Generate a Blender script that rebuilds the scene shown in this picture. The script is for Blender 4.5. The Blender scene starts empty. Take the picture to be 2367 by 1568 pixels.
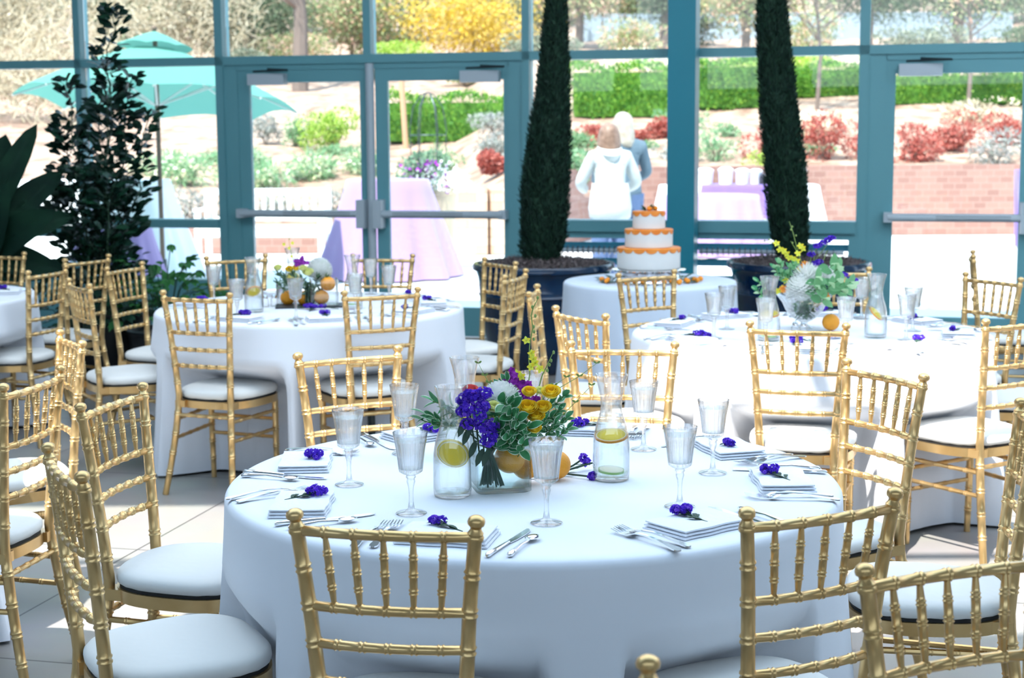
import bpy, math, random
import numpy as np
from mathutils import Vector, Matrix, Quaternion

SC = bpy.context.scene
COL = SC.collection
PI = math.pi
R = math.radians

# ------------------------------------------------------------------ camera
cam_data = bpy.data.cameras.new('camera')
cam = bpy.data.objects.new('camera', cam_data)
COL.objects.link(cam)
CAM_H, PITCH, ROLL, FPX = 1.6075, 0.132946, -0.0066276, 3623.25
cp, sp, cr, sr = math.cos(PITCH), math.sin(PITCH), math.cos(ROLL), math.sin(ROLL)
fwd = Vector((0, cp, -sp)); up0 = Vector((0, sp, cp)); r0 = Vector((1, 0, 0))
rt = cr * r0 + sr * up0; upv = -sr * r0 + cr * up0
cam.matrix_world = Matrix(((rt.x, upv.x, -fwd.x, 0), (rt.y, upv.y, -fwd.y, 0), (rt.z, upv.z, -fwd.z, CAM_H), (0, 0, 0, 1)))
cam_data.sensor_width = 36.0
cam_data.lens = 36.0 * FPX / 2367
cam_data.clip_end = 400
cam_data.dof.use_dof = True
cam_data.dof.focus_distance = 3.75
cam_data.dof.aperture_fstop = 6.0
SC.camera = cam

# ------------------------------------------------------------------ light
SC.view_settings.view_transform = 'Standard'
SC.view_settings.look = 'None'
SC.view_settings.exposure = 0.22
SC.view_settings.gamma = 1.0
SC.view_settings.use_curve_mapping = False
world = bpy.data.worlds.new('sky')
SC.world = world
world.use_nodes = True
wn, wl = world.node_tree.nodes, world.node_tree.links
bg = wn['Background']
tc = wn.new('ShaderNodeTexCoord'); sep = wn.new('ShaderNodeSeparateXYZ'); rmp = wn.new('ShaderNodeValToRGB')
wl.new(tc.outputs['Generated'], sep.inputs[0]); wl.new(sep.outputs['Z'], rmp.inputs[0]); wl.new(rmp.outputs[0], bg.inputs[0])
rmp.color_ramp.elements[0].position = 0.0; rmp.color_ramp.elements[0].color = (0.74, 0.88, 1.0, 1)
rmp.color_ramp.elements[1].position = 0.6; rmp.color_ramp.elements[1].color = (0.48, 0.72, 1.0, 1)
bg.inputs[1].default_value = 2.6
SUN_DIR = Vector((0.26, 0.45, -0.855)).normalized()
sun_d = bpy.data.lights.new('sun', 'SUN'); sun = bpy.data.objects.new('sun', sun_d); COL.objects.link(sun)
sun_d.energy = 10.0; sun_d.angle = R(0.8); sun_d.color = (1.0, 0.94, 0.86)
sun.rotation_euler = SUN_DIR.to_track_quat('-Z', 'Y').to_euler(); sun.location = (-3, -6, 12)
cy = SC.cycles
cy.use_denoising = True
cy.use_adaptive_sampling = True; cy.adaptive_threshold = 0.03
cy.max_bounces = 9; cy.diffuse_bounces = 3; cy.glossy_bounces = 3; cy.transmission_bounces = 8; cy.transparent_max_bounces = 32
cy.sample_clamp_indirect = 6.0
cy.caustics_reflective = False; cy.blur_glossy = .5

# ------------------------------------------------------------------ materials
def mat(name, col=(.8, .8, .8), rough=.5, metal=0.0, spec=.5, sheen=0, coat=0, var=None, vscale=5.0, bump=0, bscale=40., detail=4):
    m = bpy.data.materials.new(name); m.use_nodes = True
    n, l = m.node_tree.nodes, m.node_tree.links
    b = n['Principled BSDF']
    b.inputs['Base Color'].default_value = (*col, 1)
    b.inputs['Roughness'].default_value = rough
    b.inputs['Metallic'].default_value = metal
    b.inputs['Specular IOR Level'].default_value = spec
    if sheen: b.inputs['Sheen Weight'].default_value = sheen
    if coat: b.inputs['Coat Weight'].default_value = coat
    if var or bump:
        t = n.new('ShaderNodeTexCoord')
    if var:
        nz = n.new('ShaderNodeTexNoise'); nz.inputs['Scale'].default_value = vscale; nz.inputs['Detail'].default_value = detail
        l.new(t.outputs['Object'], nz.inputs['Vector'])
        rp = n.new('ShaderNodeValToRGB'); rp.color_ramp.elements[0].position = .35; rp.color_ramp.elements[1].position = .68
        rp.color_ramp.elements[0].color = (*col, 1); rp.color_ramp.elements[1].color = (*var, 1)
        l.new(nz.outputs['Fac'], rp.inputs[0]); l.new(rp.outputs[0], b.inputs['Base Color'])
    if bump:
        nb = n.new('ShaderNodeTexNoise'); nb.inputs['Scale'].default_value = bscale; nb.inputs['Detail'].default_value = 3
        l.new(t.outputs['Object'], nb.inputs['Vector'])
        bp = n.new('ShaderNodeBump'); bp.inputs['Strength'].default_value = bump; bp.inputs['Distance'].default_value = .02
        l.new(nb.outputs['Fac'], bp.inputs['Height']); l.new(bp.outputs[0], b.inputs['Normal'])
    return m

def leafmat(name, cols, trans=.35, rough=.6):
    """Leaf: diffuse + translucent, colour varies from leaf to leaf."""
    m = bpy.data.materials.new(name); m.use_nodes = True
    n, l = m.node_tree.nodes, m.node_tree.links
    b = n['Principled BSDF']; out = n['Material Output']
    g = n.new('ShaderNodeNewGeometry'); rp = n.new('ShaderNodeValToRGB')
    l.new(g.outputs['Random Per Island'], rp.inputs[0])
    e = rp.color_ramp.elements
    e[0].position = 0; e[0].color = (*cols[0], 1); e[1].position = 1; e[1].color = (*cols[-1], 1)
    for i, c in enumerate(cols[1:-1]):
        q = e.new((i + 1) / (len(cols) - 1)); q.color = (*c, 1)
    l.new(rp.outputs[0], b.inputs['Base Color']); b.inputs['Roughness'].default_value = rough
    if trans:
        t = n.new('ShaderNodeBsdfTranslucent'); l.new(rp.outputs[0], t.inputs[0])
        mx = n.new('ShaderNodeMixShader'); mx.inputs[0].default_value = trans
        l.new(b.outputs[0], mx.inputs[1]); l.new(t.outputs[0], mx.inputs[2]); l.new(mx.outputs[0], out.inputs[0])
    return m

def glassmat(name, tint=(1, 1, 1), fac=.1, rough=0.0):
    """Thin sheet glass: see-through with a mirror share that grows at grazing angles."""
    m = bpy.data.materials.new(name); m.use_nodes = True
    n, l = m.node_tree.nodes, m.node_tree.links
    n.remove(n['Principled BSDF']); out = n['Material Output']
    t = n.new('ShaderNodeBsdfTransparent'); t.inputs[0].default_value = (*tint, 1)
    g = n.new('ShaderNodeBsdfGlossy'); g.inputs['Roughness'].default_value = rough
    f = n.new('ShaderNodeFresnel'); f.inputs[0].default_value = 1.45
    a = n.new('ShaderNodeMath'); a.operation = 'MULTIPLY'; a.inputs[1].default_value = fac
    mx = n.new('ShaderNodeMixShader')
    l.new(f.outputs[0], a.inputs[0]); l.new(a.outputs[0], mx.inputs[0]); l.new(t.outputs[0], mx.inputs[1]); l.new(g.outputs[0], mx.inputs[2])
    l.new(mx.outputs[0], out.inputs[0])
    return m

def solidglass(name, ior=1.45, mixt=.35, tint=(1, 1, 1), rough=0.0, milky=0.0, edge=.55, shine=1.6):
    """Clear ware: mostly see-through, denser and more mirror-like where the wall is seen edge-on, with a share of true refraction."""
    m = bpy.data.materials.new(name); m.use_nodes = True
    n, l = m.node_tree.nodes, m.node_tree.links
    n.remove(n['Principled BSDF']); out = n['Material Output']
    lw = n.new('ShaderNodeLayerWeight'); lw.inputs[0].default_value = .5
    rp = n.new('ShaderNodeValToRGB'); rp.color_ramp.elements[0].position = .62; rp.color_ramp.elements[0].color = (*tint, 1)
    rp.color_ramp.elements[1].position = 1.0; rp.color_ramp.elements[1].color = tuple(c * edge for c in tint) + (1,)
    l.new(lw.outputs['Facing'], rp.inputs[0])
    t = n.new('ShaderNodeBsdfTransparent'); l.new(rp.outputs[0], t.inputs[0])
    g = n.new('ShaderNodeBsdfGlass'); g.inputs['IOR'].default_value = ior; g.inputs['Color'].default_value = (*tint, 1); g.inputs['Roughness'].default_value = rough
    mx = n.new('ShaderNodeMixShader'); mx.inputs[0].default_value = mixt; l.new(g.outputs[0], mx.inputs[1]); l.new(t.outputs[0], mx.inputs[2])
    gl = n.new('ShaderNodeBsdfGlossy'); gl.inputs['Roughness'].default_value = .03
    f = n.new('ShaderNodeLayerWeight'); f.inputs[0].default_value = .5
    pw = n.new('ShaderNodeMath'); pw.operation = 'POWER'; pw.inputs[1].default_value = 4.0; l.new(f.outputs['Facing'], pw.inputs[0])
    a = n.new('ShaderNodeMath'); a.operation = 'MULTIPLY_ADD'; a.inputs[1].default_value = .8 * shine; a.inputs[2].default_value = .035 * shine; a.use_clamp = True; l.new(pw.outputs[0], a.inputs[0])
    m2 = n.new('ShaderNodeMixShader'); l.new(a.outputs[0], m2.inputs[0]); l.new(mx.outputs[0], m2.inputs[1]); l.new(gl.outputs[0], m2.inputs[2]); last = m2
    if milky:
        d = n.new('ShaderNodeBsdfTranslucent'); d.inputs[0].default_value = (.95, .98, 1, 1)
        d2 = n.new('ShaderNodeBsdfDiffuse'); d2.inputs[0].default_value = (.95, .98, 1, 1)
        mm = n.new('ShaderNodeMixShader'); mm.inputs[0].default_value = .5; l.new(d.outputs[0], mm.inputs[1]); l.new(d2.outputs[0], mm.inputs[2])
        m3 = n.new('ShaderNodeMixShader'); m3.inputs[0].default_value = milky; l.new(last.outputs[0], m3.inputs[1]); l.new(mm.outputs[0], m3.inputs[2]); last = m3
    l.new(last.outputs[0], out.inputs[0])
    return m

M = {}
M['gold'] = mat('gold_paint', (.66, .42, .17), .32, .82, .5, var=(.76, .52, .24), vscale=9, coat=.15)
M['cushion'] = mat('cushion_cloth', (.82, .80, .76), .85, sheen=.2, bump=.15, bscale=9)
M['black_pad'] = mat('black_piping', (.02, .02, .02), .8)
M['cloth'] = mat('white_linen', (.86, .88, .94), .9, sheen=.15, bump=.12, bscale=6)
M['cakecloth'] = mat('pale_blue_linen', (.72, .80, .92), .9, sheen=.15, bump=.1, bscale=6)
M['napkin'] = mat('napkin_linen', (.88, .90, .96), .9, bump=.2, bscale=60)
M['silver'] = mat('silver_flatware', (.86, .86, .88), .14, 1.0)
M['teal'] = mat('teal_paint_glare', (.14, .38, .43), .42, spec=.5)  # lighter than the column's teal: window glare mixed into the frame colour
M['tealdark'] = mat('teal_steel', (.008, .25, .34), .40, spec=.5)
M['alu'] = mat('grey_metal', (.52, .60, .66), .4, 0)
M['pad'] = mat('grey_pad', (.20, .22, .24), .5)
M['darkmetal'] = mat('dark_metal', (.05, .07, .08), .4, .6)
M['pane'] = glassmat('window_glass', (.97, 1.0, 1.0), .9)
M['glass'] = solidglass('clear_glass', 1.4, .84, (1, 1, 1), edge=.32, shine=1.5)
M['crystal'] = solidglass('cut_crystal', 1.42, .62, (1, 1, 1), edge=.40, shine=1.6)
M['smoke'] = solidglass('smoky_glass', 1.4, .88, (.92, .96, .96), edge=.40, shine=.3)
M['water'] = solidglass('water', 1.2, .85, (.97, .995, 1), edge=.95, shine=.2)
M['icewater'] = solidglass('ice_water', 1.25, .75, (.99, 1, 1), milky=.10, edge=.97, shine=.8)
M['orange'] = mat('orange_peel', (.98, .38, .02), .45, bump=.3, bscale=300)
M['lemon'] = leafmat('lemon_flesh', [(1.0, .76, .02), (1.0, .84, .10)], .45, .5)
M['pith'] = mat('citrus_pith', (.95, .93, .75), .6)
M['limepeel'] = mat('lime_peel', (.25, .55, .05), .5)
M['lilac'] = mat('lilac_cloth', (.33, .22, .42), .85, sheen=.2)
M['lilacdark'] = mat('purple_cloth', (.17, .10, .34), .85, sheen=.2)
M['whitecloth'] = mat('outdoor_white_cloth', (.85, .87, .90), .9)
M['pot'] = mat('blue_glazed_ceramic', (.003, .014, .045), .15, spec=.5, coat=.35, var=(.004, .030, .08), vscale=6)
M['potdark'] = mat('black_planter', (.012, .013, .016), .5)
M['beigepot'] = mat('beige_planter', (.52, .43, .30), .8)
M['moss'] = leafmat('grey_moss', [(.10, .075, .07), (.19, .15, .15), (.30, .25, .25)], .15, .9)
M['cypress'] = leafmat('cypress_needles', [(.004, .022, .016), (.010, .045, .028), (.022, .075, .040)], .12, .7)
M['darkleaf'] = leafmat('dark_glossy_leaves', [(.003, .020, .014), (.006, .035, .022), (.012, .06, .03)], .15, .35)
M['midleaf'] = leafmat('mid_green_leaves', [(.02, .10, .03), (.04, .20, .05), (.08, .30, .08)], .45, .5)
M['banana'] = mat('banana_leaf', (.002, .017, .011), .7, spec=.15, var=(.006, .034, .017), vscale=5)
M['stem'] = mat('green_stem', (.10, .20, .05), .6)
M['stemdark'] = mat('dark_stem', (.03, .07, .04), .6)
M['bark'] = mat('bark', (.16, .11, .08), .9, bump=.6, bscale=12)
M['stake'] = mat('wood_stake', (.50, .30, .18), .8)
M['cake'] = mat('fondant_icing', (.80, .80, .78), .55)
M['cakeorange'] = mat('orange_icing', (.85, .22, .02), .5, var=(.92, .32, .05), vscale=14)
M['skin'] = mat('skin', (.62, .38, .28), .55)
M['hoodie'] = mat('white_fleece', (.50, .52, .51), .95, bump=.2, bscale=20)
M['jacket'] = mat('dark_grey_jacket', (.10, .15, .19), .9)
M['blond'] = mat('blond_hair', (.36, .30, .23), .5, var=(.46, .42, .36), vscale=20)
M['brown'] = mat('brown_hair', (.16, .09, .06), .5, var=(.28, .17, .12), vscale=22)
M['jeans'] = mat('blue_jeans', (.08, .13, .25), .9)
M['teak'] = mat('pale_painted_wood', (.72, .72, .68), .8)
M['parasol'] = leafmat('green_canvas', [(.12, .34, .28), (.12, .34, .28)], .28, .9)
M['paleband'] = mat('pale_blue_band', (.30, .38, .45), .9)
M['chafing'] = mat('black_chafing', (.02, .02, .03), .4)
M['trunk'] = mat('tree_bark', (.17, .13, .11), .95, bump=.6, bscale=8)

def brickmat(name, c1, c2, mortar, sc, rough=.9):
    m = bpy.data.materials.new(name); m.use_nodes = True
    n, l = m.node_tree.nodes, m.node_tree.links
    b = n['Principled BSDF']; t = n.new('ShaderNodeTexCoord'); mp = n.new('ShaderNodeMapping')
    mp.inputs['Rotation'].default_value = (R(90), 0, 0)
    br = n.new('ShaderNodeTexBrick'); br.inputs['Color1'].default_value = (*c1, 1); br.inputs['Color2'].default_value = (*c2, 1); br.inputs['Mortar'].default_value = (*mortar, 1)
    br.inputs['Scale'].default_value = sc; br.inputs['Mortar Size'].default_value = .012
    l.new(t.outputs['Object'], mp.inputs[0]); l.new(mp.outputs[0], br.inputs['Vector']); l.new(br.outputs['Color'], b.inputs['Base Color'])
    b.inputs['Roughness'].default_value = rough
    return m
M['brick'] = brickmat('red_brick', (.24, .125, .10), (.31, .17, .135), (.34, .23, .19), 2.6)
M['stone'] = brickmat('stacked_tan_stone', (.50, .30, .20), (.62, .46, .34), (.30, .22, .17), 2.2)

def floormat():
    m = bpy.data.materials.new('stone_floor_tiles'); m.use_nodes = True
    n, l = m.node_tree.nodes, m.node_tree.links
    b = n['Principled BSDF']; t = n.new('ShaderNodeTexCoord')
    br = n.new('ShaderNodeTexBrick'); br.offset = 0.0; br.inputs['Scale'].default_value = 1.0
    br.inputs['Color1'].default_value = (.34, .33, .31, 1); br.inputs['Color2'].default_value = (.31, .30, .285, 1); br.inputs['Mortar'].default_value = (.06, .06, .06, 1)
    br.inputs['Mortar Size'].default_value = .004; br.inputs['Brick Width'].default_value = 1.25; br.inputs['Row Height'].default_value = 1.25
    l.new(t.outputs['Object'], br.inputs['Vector'])
    nz = n.new('ShaderNodeTexNoise'); nz.inputs['Scale'].default_value = 3; nz.inputs['Detail'].default_value = 6; l.new(t.outputs['Object'], nz.inputs['Vector'])
    mx = n.new('ShaderNodeMix'); mx.data_type = 'RGBA'; mx.blend_type = 'MULTIPLY'; mx.inputs[0].default_value = .25
    l.new(br.outputs['Color'], mx.inputs[6]); l.new(nz.outputs['Color'], mx.inputs[7]); l.new(mx.outputs[2], b.inputs['Base Color'])
    b.inputs['Roughness'].default_value = .38
    return m
M['floor'] = floormat()
M['patio'] = mat('pale_concrete', (.74, .74, .72), .9, var=(.80, .80, .78), vscale=1.5)
M['mulch'] = mat('bark_mulch', (.22, .125, .085), 1.0, var=(.50, .36, .27), vscale=3.0, bump=1.0, bscale=5, detail=9)
M['diffuser'] = None
_m = bpy.data.materials.new('added_light_diffuser'); _m.use_nodes = True  # invented cloth overhead that spreads the sun as soft light
_n, _l = _m.node_tree.nodes, _m.node_tree.links
_n.remove(_n['Principled BSDF']); _t = _n.new('ShaderNodeBsdfTranslucent'); _t.inputs[0].default_value = (.86, .87, .88, 1)
_d = _n.new('ShaderNodeBsdfDiffuse'); _d.inputs[0].default_value = (.5, .55, .6, 1); _mx = _n.new('ShaderNodeMixShader'); _mx.inputs[0].default_value = .12
_l.new(_t.outputs[0], _mx.inputs[1]); _l.new(_d.outputs[0], _mx.inputs[2]); _l.new(_mx.outputs[0], _n['Material Output'].inputs[0])
M['diffuser'] = _m
M['wallpaint'] = mat('grey_wall_paint', (.42, .44, .46), .9)

# ------------------------------------------------------------------ mesh helpers
def frame_from(d):
    d = Vector(d).normalized()
    a = Vector((0, 0, 1)) if abs(d.z) < .9 else Vector((1, 0, 0))
    x = d.cross(a).normalized(); y = d.cross(x).normalized()
    return x, y, d

class MB:
    def __init__(s): s.v, s.f, s.m = [], [], []
    def box(s, c, sz, rz=0, mi=0, rot=None):
        i = len(s.v); hx, hy, hz = sz[0] / 2, sz[1] / 2, sz[2] / 2
        q = rot if rot is not None else Matrix.Rotation(rz, 3, 'Z')
        for x, y, z in ((-1, -1, -1), (1, -1, -1), (1, 1, -1), (-1, 1, -1), (-1, -1, 1), (1, -1, 1), (1, 1, 1), (-1, 1, 1)):
            p = q @ Vector((x * hx, y * hy, z * hz)); s.v.append((p.x + c[0], p.y + c[1], p.z + c[2]))
        for a in ((0, 3, 2, 1), (4, 5, 6, 7), (0, 1, 5, 4), (1, 2, 6, 5), (2, 3, 7, 6), (3, 0, 4, 7)):
            s.f.append(tuple(i + k for k in a)); s.m.append(mi)
        return s
    def bb(s, x0, x1, y0, y1, z0, z1, mi=0):
        return s.box(((x0 + x1) / 2, (y0 + y1) / 2, (z0 + z1) / 2), (x1 - x0, y1 - y0, z1 - z0), 0, mi)
    def tube(s, pts, rad, n=8, mi=0, cap=True):
        pts = [Vector(p) for p in pts]
        if not isinstance(rad, (list, tuple)): rad = [rad] * len(pts)
        if len(rad) != len(pts): rad = [float(q) for q in np.interp(np.linspace(0, 1, len(pts)), np.linspace(0, 1, len(rad)), rad)]
        i0 = len(s.v); px = None
        for k, p in enumerate(pts):
            d = (pts[min(k + 1, len(pts) - 1)] - pts[max(k - 1, 0)])
            if d.length < 1e-9: d = Vector((0, 0, 1))
            d.normalize()
            if px is None: x, y, _ = frame_from(d)
            else:
                x = (px - d * px.dot(d))
                x = x.normalized() if x.length > 1e-6 else frame_from(d)[0]
                y = d.cross(x)
            px = x; r = rad[k]
            for j in range(n):
                a = 2 * PI * j / n; q = p + (x * math.cos(a) + y * math.sin(a)) * r; s.v.append(tuple(q))
        for k in range(len(pts) - 1):
            for j in range(n):
                a = i0 + k * n + j; b = i0 + k * n + (j + 1) % n
                s.f.append((a, b, b + n, a + n)); s.m.append(mi)
        if cap:
            s.f.append(tuple(i0 + j for j in range(n - 1, -1, -1))); s.m.append(mi)
            e = i0 + (len(pts) - 1) * n
            s.f.append(tuple(e + j for j in range(n))); s.m.append(mi)
        return s
    def lathe(s, prof, n=24, c=(0, 0, 0), mi=0, mod=None, sx=1, sy=1):
        i0 = len(s.v)
        for k, (r, z) in enumerate(prof):
            for j in range(n):
                a = 2 * PI * j / n; rr = r * (mod(a, k, r, z) if mod else 1)
                s.v.append((c[0] + rr * math.cos(a) * sx, c[1] + rr * math.sin(a) * sy, c[2] + z))
        for k in range(len(prof) - 1):
            for j in range(n):
                a = i0 + k * n + j; b = i0 + k * n + (j + 1) % n
                s.f.append((a, b, b + n, a + n)); s.m.append(mi)
        for e, rev in ((0, True), (len(prof) - 1, False)):
            if prof[e][0] > 1e-5:
                idx = [i0 + e * n + j for j in range(n)]
                s.f.append(tuple(reversed(idx)) if rev else tuple(idx)); s.m.append(mi)
        return s
    def shell(s, prof, n=24, c=(0, 0, 0), mi=0, mod=None):
        """closed profile: first and last rings joined"""
        i0 = len(s.v); K = len(prof)
        for k, (r, z) in enumerate(prof):
            for j in range(n):
                a = 2 * PI * j / n; rr = max(r, 1e-5) * (mod(a, k, r, z) if mod else 1)
                s.v.append((c[0] + rr * math.cos(a), c[1] + rr * math.sin(a), c[2] + z))
        for k in range(K - 1):
            for j in range(n):
                a = i0 + k * n + j; b = i0 + k * n + (j + 1) % n
                s.f.append((a, b, b + n, a + n)); s.m.append(mi)
        return s
    def ball(s, c, r, n=10, k=6, mi=0, sc=(1, 1, 1)):
        i0 = len(s.v)
        for a in range(1, k):
            th = PI * a / k
            for j in range(n):
                p = 2 * PI * j / n
                s.v.append((c[0] + r * sc[0] * math.sin(th) * math.cos(p), c[1] + r * sc[1] * math.sin(th) * math.sin(p), c[2] + r * sc[2] * math.cos(th)))
        t = len(s.v); s.v.append((c[0], c[1], c[2] + r * sc[2])); b = len(s.v); s.v.append((c[0], c[1], c[2] - r * sc[2]))
        for a in range(k - 2):
            for j in range(n):
                q, w = i0 + a * n + j, i0 + a * n + (j + 1) % n
                s.f.append((q, q + n, w + n, w)); s.m.append(mi)
        for j in range(n):
            s.f.append((t, i0 + j, i0 + (j + 1) % n)); s.m.append(mi)
            e = i0 + (k - 2) * n
            s.f.append((b, e + (j + 1) % n, e + j)); s.m.append(mi)
        return s
    def prism(s, pts, z0, z1, mi=0):
        i = len(s.v); n = len(pts)
        for x, y in pts: s.v.append((x, y, z0))
        for x, y in pts: s.v.append((x, y, z1))
        s.f.append(tuple(i + k for k in range(n - 1, -1, -1))); s.m.append(mi)
        s.f.append(tuple(i + n + k for k in range(n))); s.m.append(mi)
        for k in range(n):
            q = (k + 1) % n; s.f.append((i + k, i + q, i + n + q, i + n + k)); s.m.append(mi)
        return s
    def grid(s, fn, nu, nv, mi=0, closeu=False):
        i0 = len(s.v)
        for b in range(nv):
            for a in range(nu): s.v.append(tuple(fn(a, b)))
        for b in range(nv - 1):
            for a in range(nu if closeu else nu - 1):
                q = (a + 1) % nu
                s.f.append((i0 + b * nu + a, i0 + b * nu + q, i0 + (b + 1) * nu + q, i0 + (b + 1) * nu + a)); s.m.append(mi)
        return s
    def leaf(s, p, d, L, W, nrm=None, curl=.15, mi=0, edge=None, seg=4, fold=.15):
        """a leaf blade of its own outline: pointed oval, folded along the midrib and curling down"""
        p = Vector(p); d = Vector(d).normalized()
        nrm = Vector(nrm) if nrm is not None else Vector((0, 0, 1))
        x = d.cross(nrm)
        if x.length < 1e-3: x = d.cross(Vector((1, 0, 0)))
        x.normalize(); nn = x.cross(d).normalized()
        i0 = len(s.v); cols = (-1, 0, 1) if edge is None else (-1, -.78, 0, .78, 1)
        K = len(cols)
        for k in range(seg + 1):
            t = k / seg; w = W / 2 * (math.sin(PI * min(1, t * .92 + .05)) ** .75)
            if k == seg: w *= .12
            c = p + d * (L * t) - nn * (curl * L * t * t)
            for u in cols:
                q = c + x * (w * u) + nn * (abs(u) * w * fold * 2); s.v.append(tuple(q))
        for k in range(seg):
            for j in range(K - 1):
                a = i0 + k * K + j; s.f.append((a, a + 1, a + 1 + K, a + K))
                s.m.append(edge if (edge is not None and j in (0, K - 2)) else mi)
        return s
    def mesh(s, name, mats, smooth=True, angle=40):
        me = bpy.data.meshes.new(name); me.from_pydata(s.v, [], s.f)
        for m_ in (mats if isinstance(mats, (list, tuple)) else [mats]): me.materials.append(m_)
        if max(s.m, default=0) > 0: me.polygons.foreach_set('material_index', s.m)
        if smooth:
            me.polygons.foreach_set('use_smooth', [True] * len(me.polygons))
            if angle < 180: me.set_sharp_from_angle(angle=R(angle))
        me.update(); return me
    def build(s, name, mats, parent=None, smooth=True, angle=40, loc=None, rz=0):
        o = bpy.data.objects.new(name, s.mesh(name, mats, smooth, angle)); COL.objects.link(o)
        if parent is not None: o.parent = parent
        if loc is not None: o.location = loc
        if rz: o.rotation_euler = (0, 0, rz)
        return o

def tag(o, label=None, cat=None, group=None, kind=None):
    if label: o['label'] = label
    if cat: o['category'] = cat
    if group: o['group'] = group
    if kind: o['kind'] = kind
    return o
def thing(name, label, cat, loc=(0, 0, 0), rz=0, group=None):
    o = bpy.data.objects.new(name, None); COL.objects.link(o)
    o.empty_display_size = .05; o.location = loc; o.rotation_euler = (0, 0, rz)
    return tag(o, label, cat, group)
KIDS = {}
def kids(root):
    if root.name not in KIDS: KIDS[root.name] = [c for c in bpy.data.objects if c.parent == root]
    return KIDS[root.name]
def dup(root, loc, rz, label=None, group=None):
    r_ = root.copy(); COL.objects.link(r_); r_.location = loc; r_.rotation_euler = (0, 0, rz)
    if label: r_['label'] = label
    if group: r_['group'] = group
    for ch in kids(root):
        c = ch.copy(); COL.objects.link(c); c.parent = r_
        for g in kids(ch):
            d = g.copy(); COL.objects.link(d); d.parent = c
    return r_
USED = set()
def place(proto, loc, rz, label, group=None):
    """the first call moves the prototype itself, later ones copy it"""
    if proto.name not in USED:
        USED.add(proto.name); kids(proto)
        for ch in kids(proto): kids(ch)
        proto.location = loc; proto.rotation_euler = (0, 0, rz); tag(proto, label, None, group); return proto
    return dup(proto, loc, rz, label, group)

def leafcloud(name, m, pts, dirs, size, parent=None, asp=.5, seed=1, jitter=.7):
    """many leaf blades as one mesh: diamonds bent along the middle; pts, dirs are Nx3 arrays"""
    rs = np.random.RandomState(seed); N = len(pts)
    d = dirs + rs.normal(0, jitter, (N, 3)); d /= np.linalg.norm(d, axis=1)[:, None] + 1e-9
    a = rs.normal(0, 1, (N, 3)); x = np.cross(d, a); x /= np.linalg.norm(x, axis=1)[:, None] + 1e-9
    nn = np.cross(x, d)
    L = (size * rs.uniform(.6, 1.3, N))[:, None]; W = L * asp / 2
    V = np.stack([pts, pts + d * L * .5 + x * W, pts + d * L - nn * L * .15, pts + d * L * .5 - x * W], 1).reshape(-1, 3)
    me = bpy.data.meshes.new(name)
    me.vertices.add(N * 4); me.vertices.foreach_set('co', V.astype(np.float32).ravel())
    me.loops.add(N * 4); me.loops.foreach_set('vertex_index', np.arange(N * 4, dtype=np.int32))
    me.polygons.add(N); me.polygons.foreach_set('loop_start', np.arange(0, N * 4, 4, dtype=np.int32)); me.polygons.foreach_set('loop_total', np.full(N, 4, dtype=np.int32))
    me.materials.append(m); me.update(calc_edges=True); me.validate()
    o = bpy.data.objects.new(name, me); COL.objects.link(o)
    if parent is not None: o.parent = parent
    return o

def blob_pts(n, c, rad, seed, lumps=7, shell=.75):
    """points through a lumpy crown, denser near its surface, with outward directions"""
    rs = np.random.RandomState(seed)
    L = rs.normal(0, 1, (lumps, 3)); L /= np.linalg.norm(L, axis=1)[:, None]; L *= rs.uniform(.25, .62, (lumps, 1))
    k = rs.randint(0, lumps, n)
    u = rs.normal(0, 1, (n, 3)); u /= np.linalg.norm(u, axis=1)[:, None]
    rr = (shell + (1 - shell) * rs.uniform(0, 1, n)) * rs.uniform(.35, .62, lumps)[k]
    p = L[k] + u * rr[:, None]
    return np.array(c) + p * np.array(rad), u

# ================================================================== the room shell
WO = (0, 12, 0); WR = R(-13.5)
WM = Matrix.Translation(WO) @ Matrix.Rotation(WR, 4, 'Z')
def wall_obj(o):
    o.location = WO; o.rotation_euler = (0, 0, WR); return o
def wp(s, n, z=0):
    p = WM @ Vector((s, n, z)); return (p.x, p.y, p.z)

o = MB().bb(-10, 11, -17, .13, -.06, 0).build('floor', M['floor'], smooth=False); tag(wall_obj(o), kind='structure')
o = MB().bb(-22, 26, .13, 15, -.08, -.01).build('patio_ground', M['patio'], smooth=False); tag(wall_obj(o), 'pale sunlit concrete patio outside the glass wall', 'patio', kind='structure')

wall = bpy.data.objects.new('wall_garden', None); COL.objects.link(wall); tag(wall_obj(wall), kind='structure')
D0, D1 = 0.0, .15
def wbox(name, s0, s1, z0, z1, n0=D0, n1=D1, m='teal'):
    MB().bb(s0, s1, n0, n1, z0, z1).build(name, M[m], wall, smooth=False)
ZT = 4.45
for s0, s1 in ((-7.3, -7.24), (-6.05, -5.99), (-4.84, -4.78), (-3.623, -3.566), (-2.40, -2.335), (.088, .145), (2.574, 2.646), (3.88, 3.95), (5.15, 5.21), (6.5, 6.56)):
    wbox('mullion', s0, s1, 0, ZT)
wbox('mullion', -1.166, -1.107, 2.19, ZT)
wbox('mullion', 1.31, 1.36, 0, ZT)
wbox('transom', -9, 9, 2.125, 2.19)
wbox('transom', -9, 9, 3.45, 3.52)
wbox('transom', -9, 9, 4.38, 4.5)
for s0, s1, z0, z1 in ((-9, -3.623, .76, .84), (-3.566, -2.40, .84, .905), (.145, 1.31, .84, .925), (1.36, 2.574, .84, .925), (3.95, 9, .84, .925)):
    wbox('sill_rail', s0, s1, z0, z1, -.03)
for s0, s1, z1 in ((-9, -3.623, .54), (-3.566, -2.40, .42), (.145, 1.31, .26), (1.36, 2.574, .26), (3.95, 9, .26)):
    wbox('bottom_rail', s0, s1, 0, z1)
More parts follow.
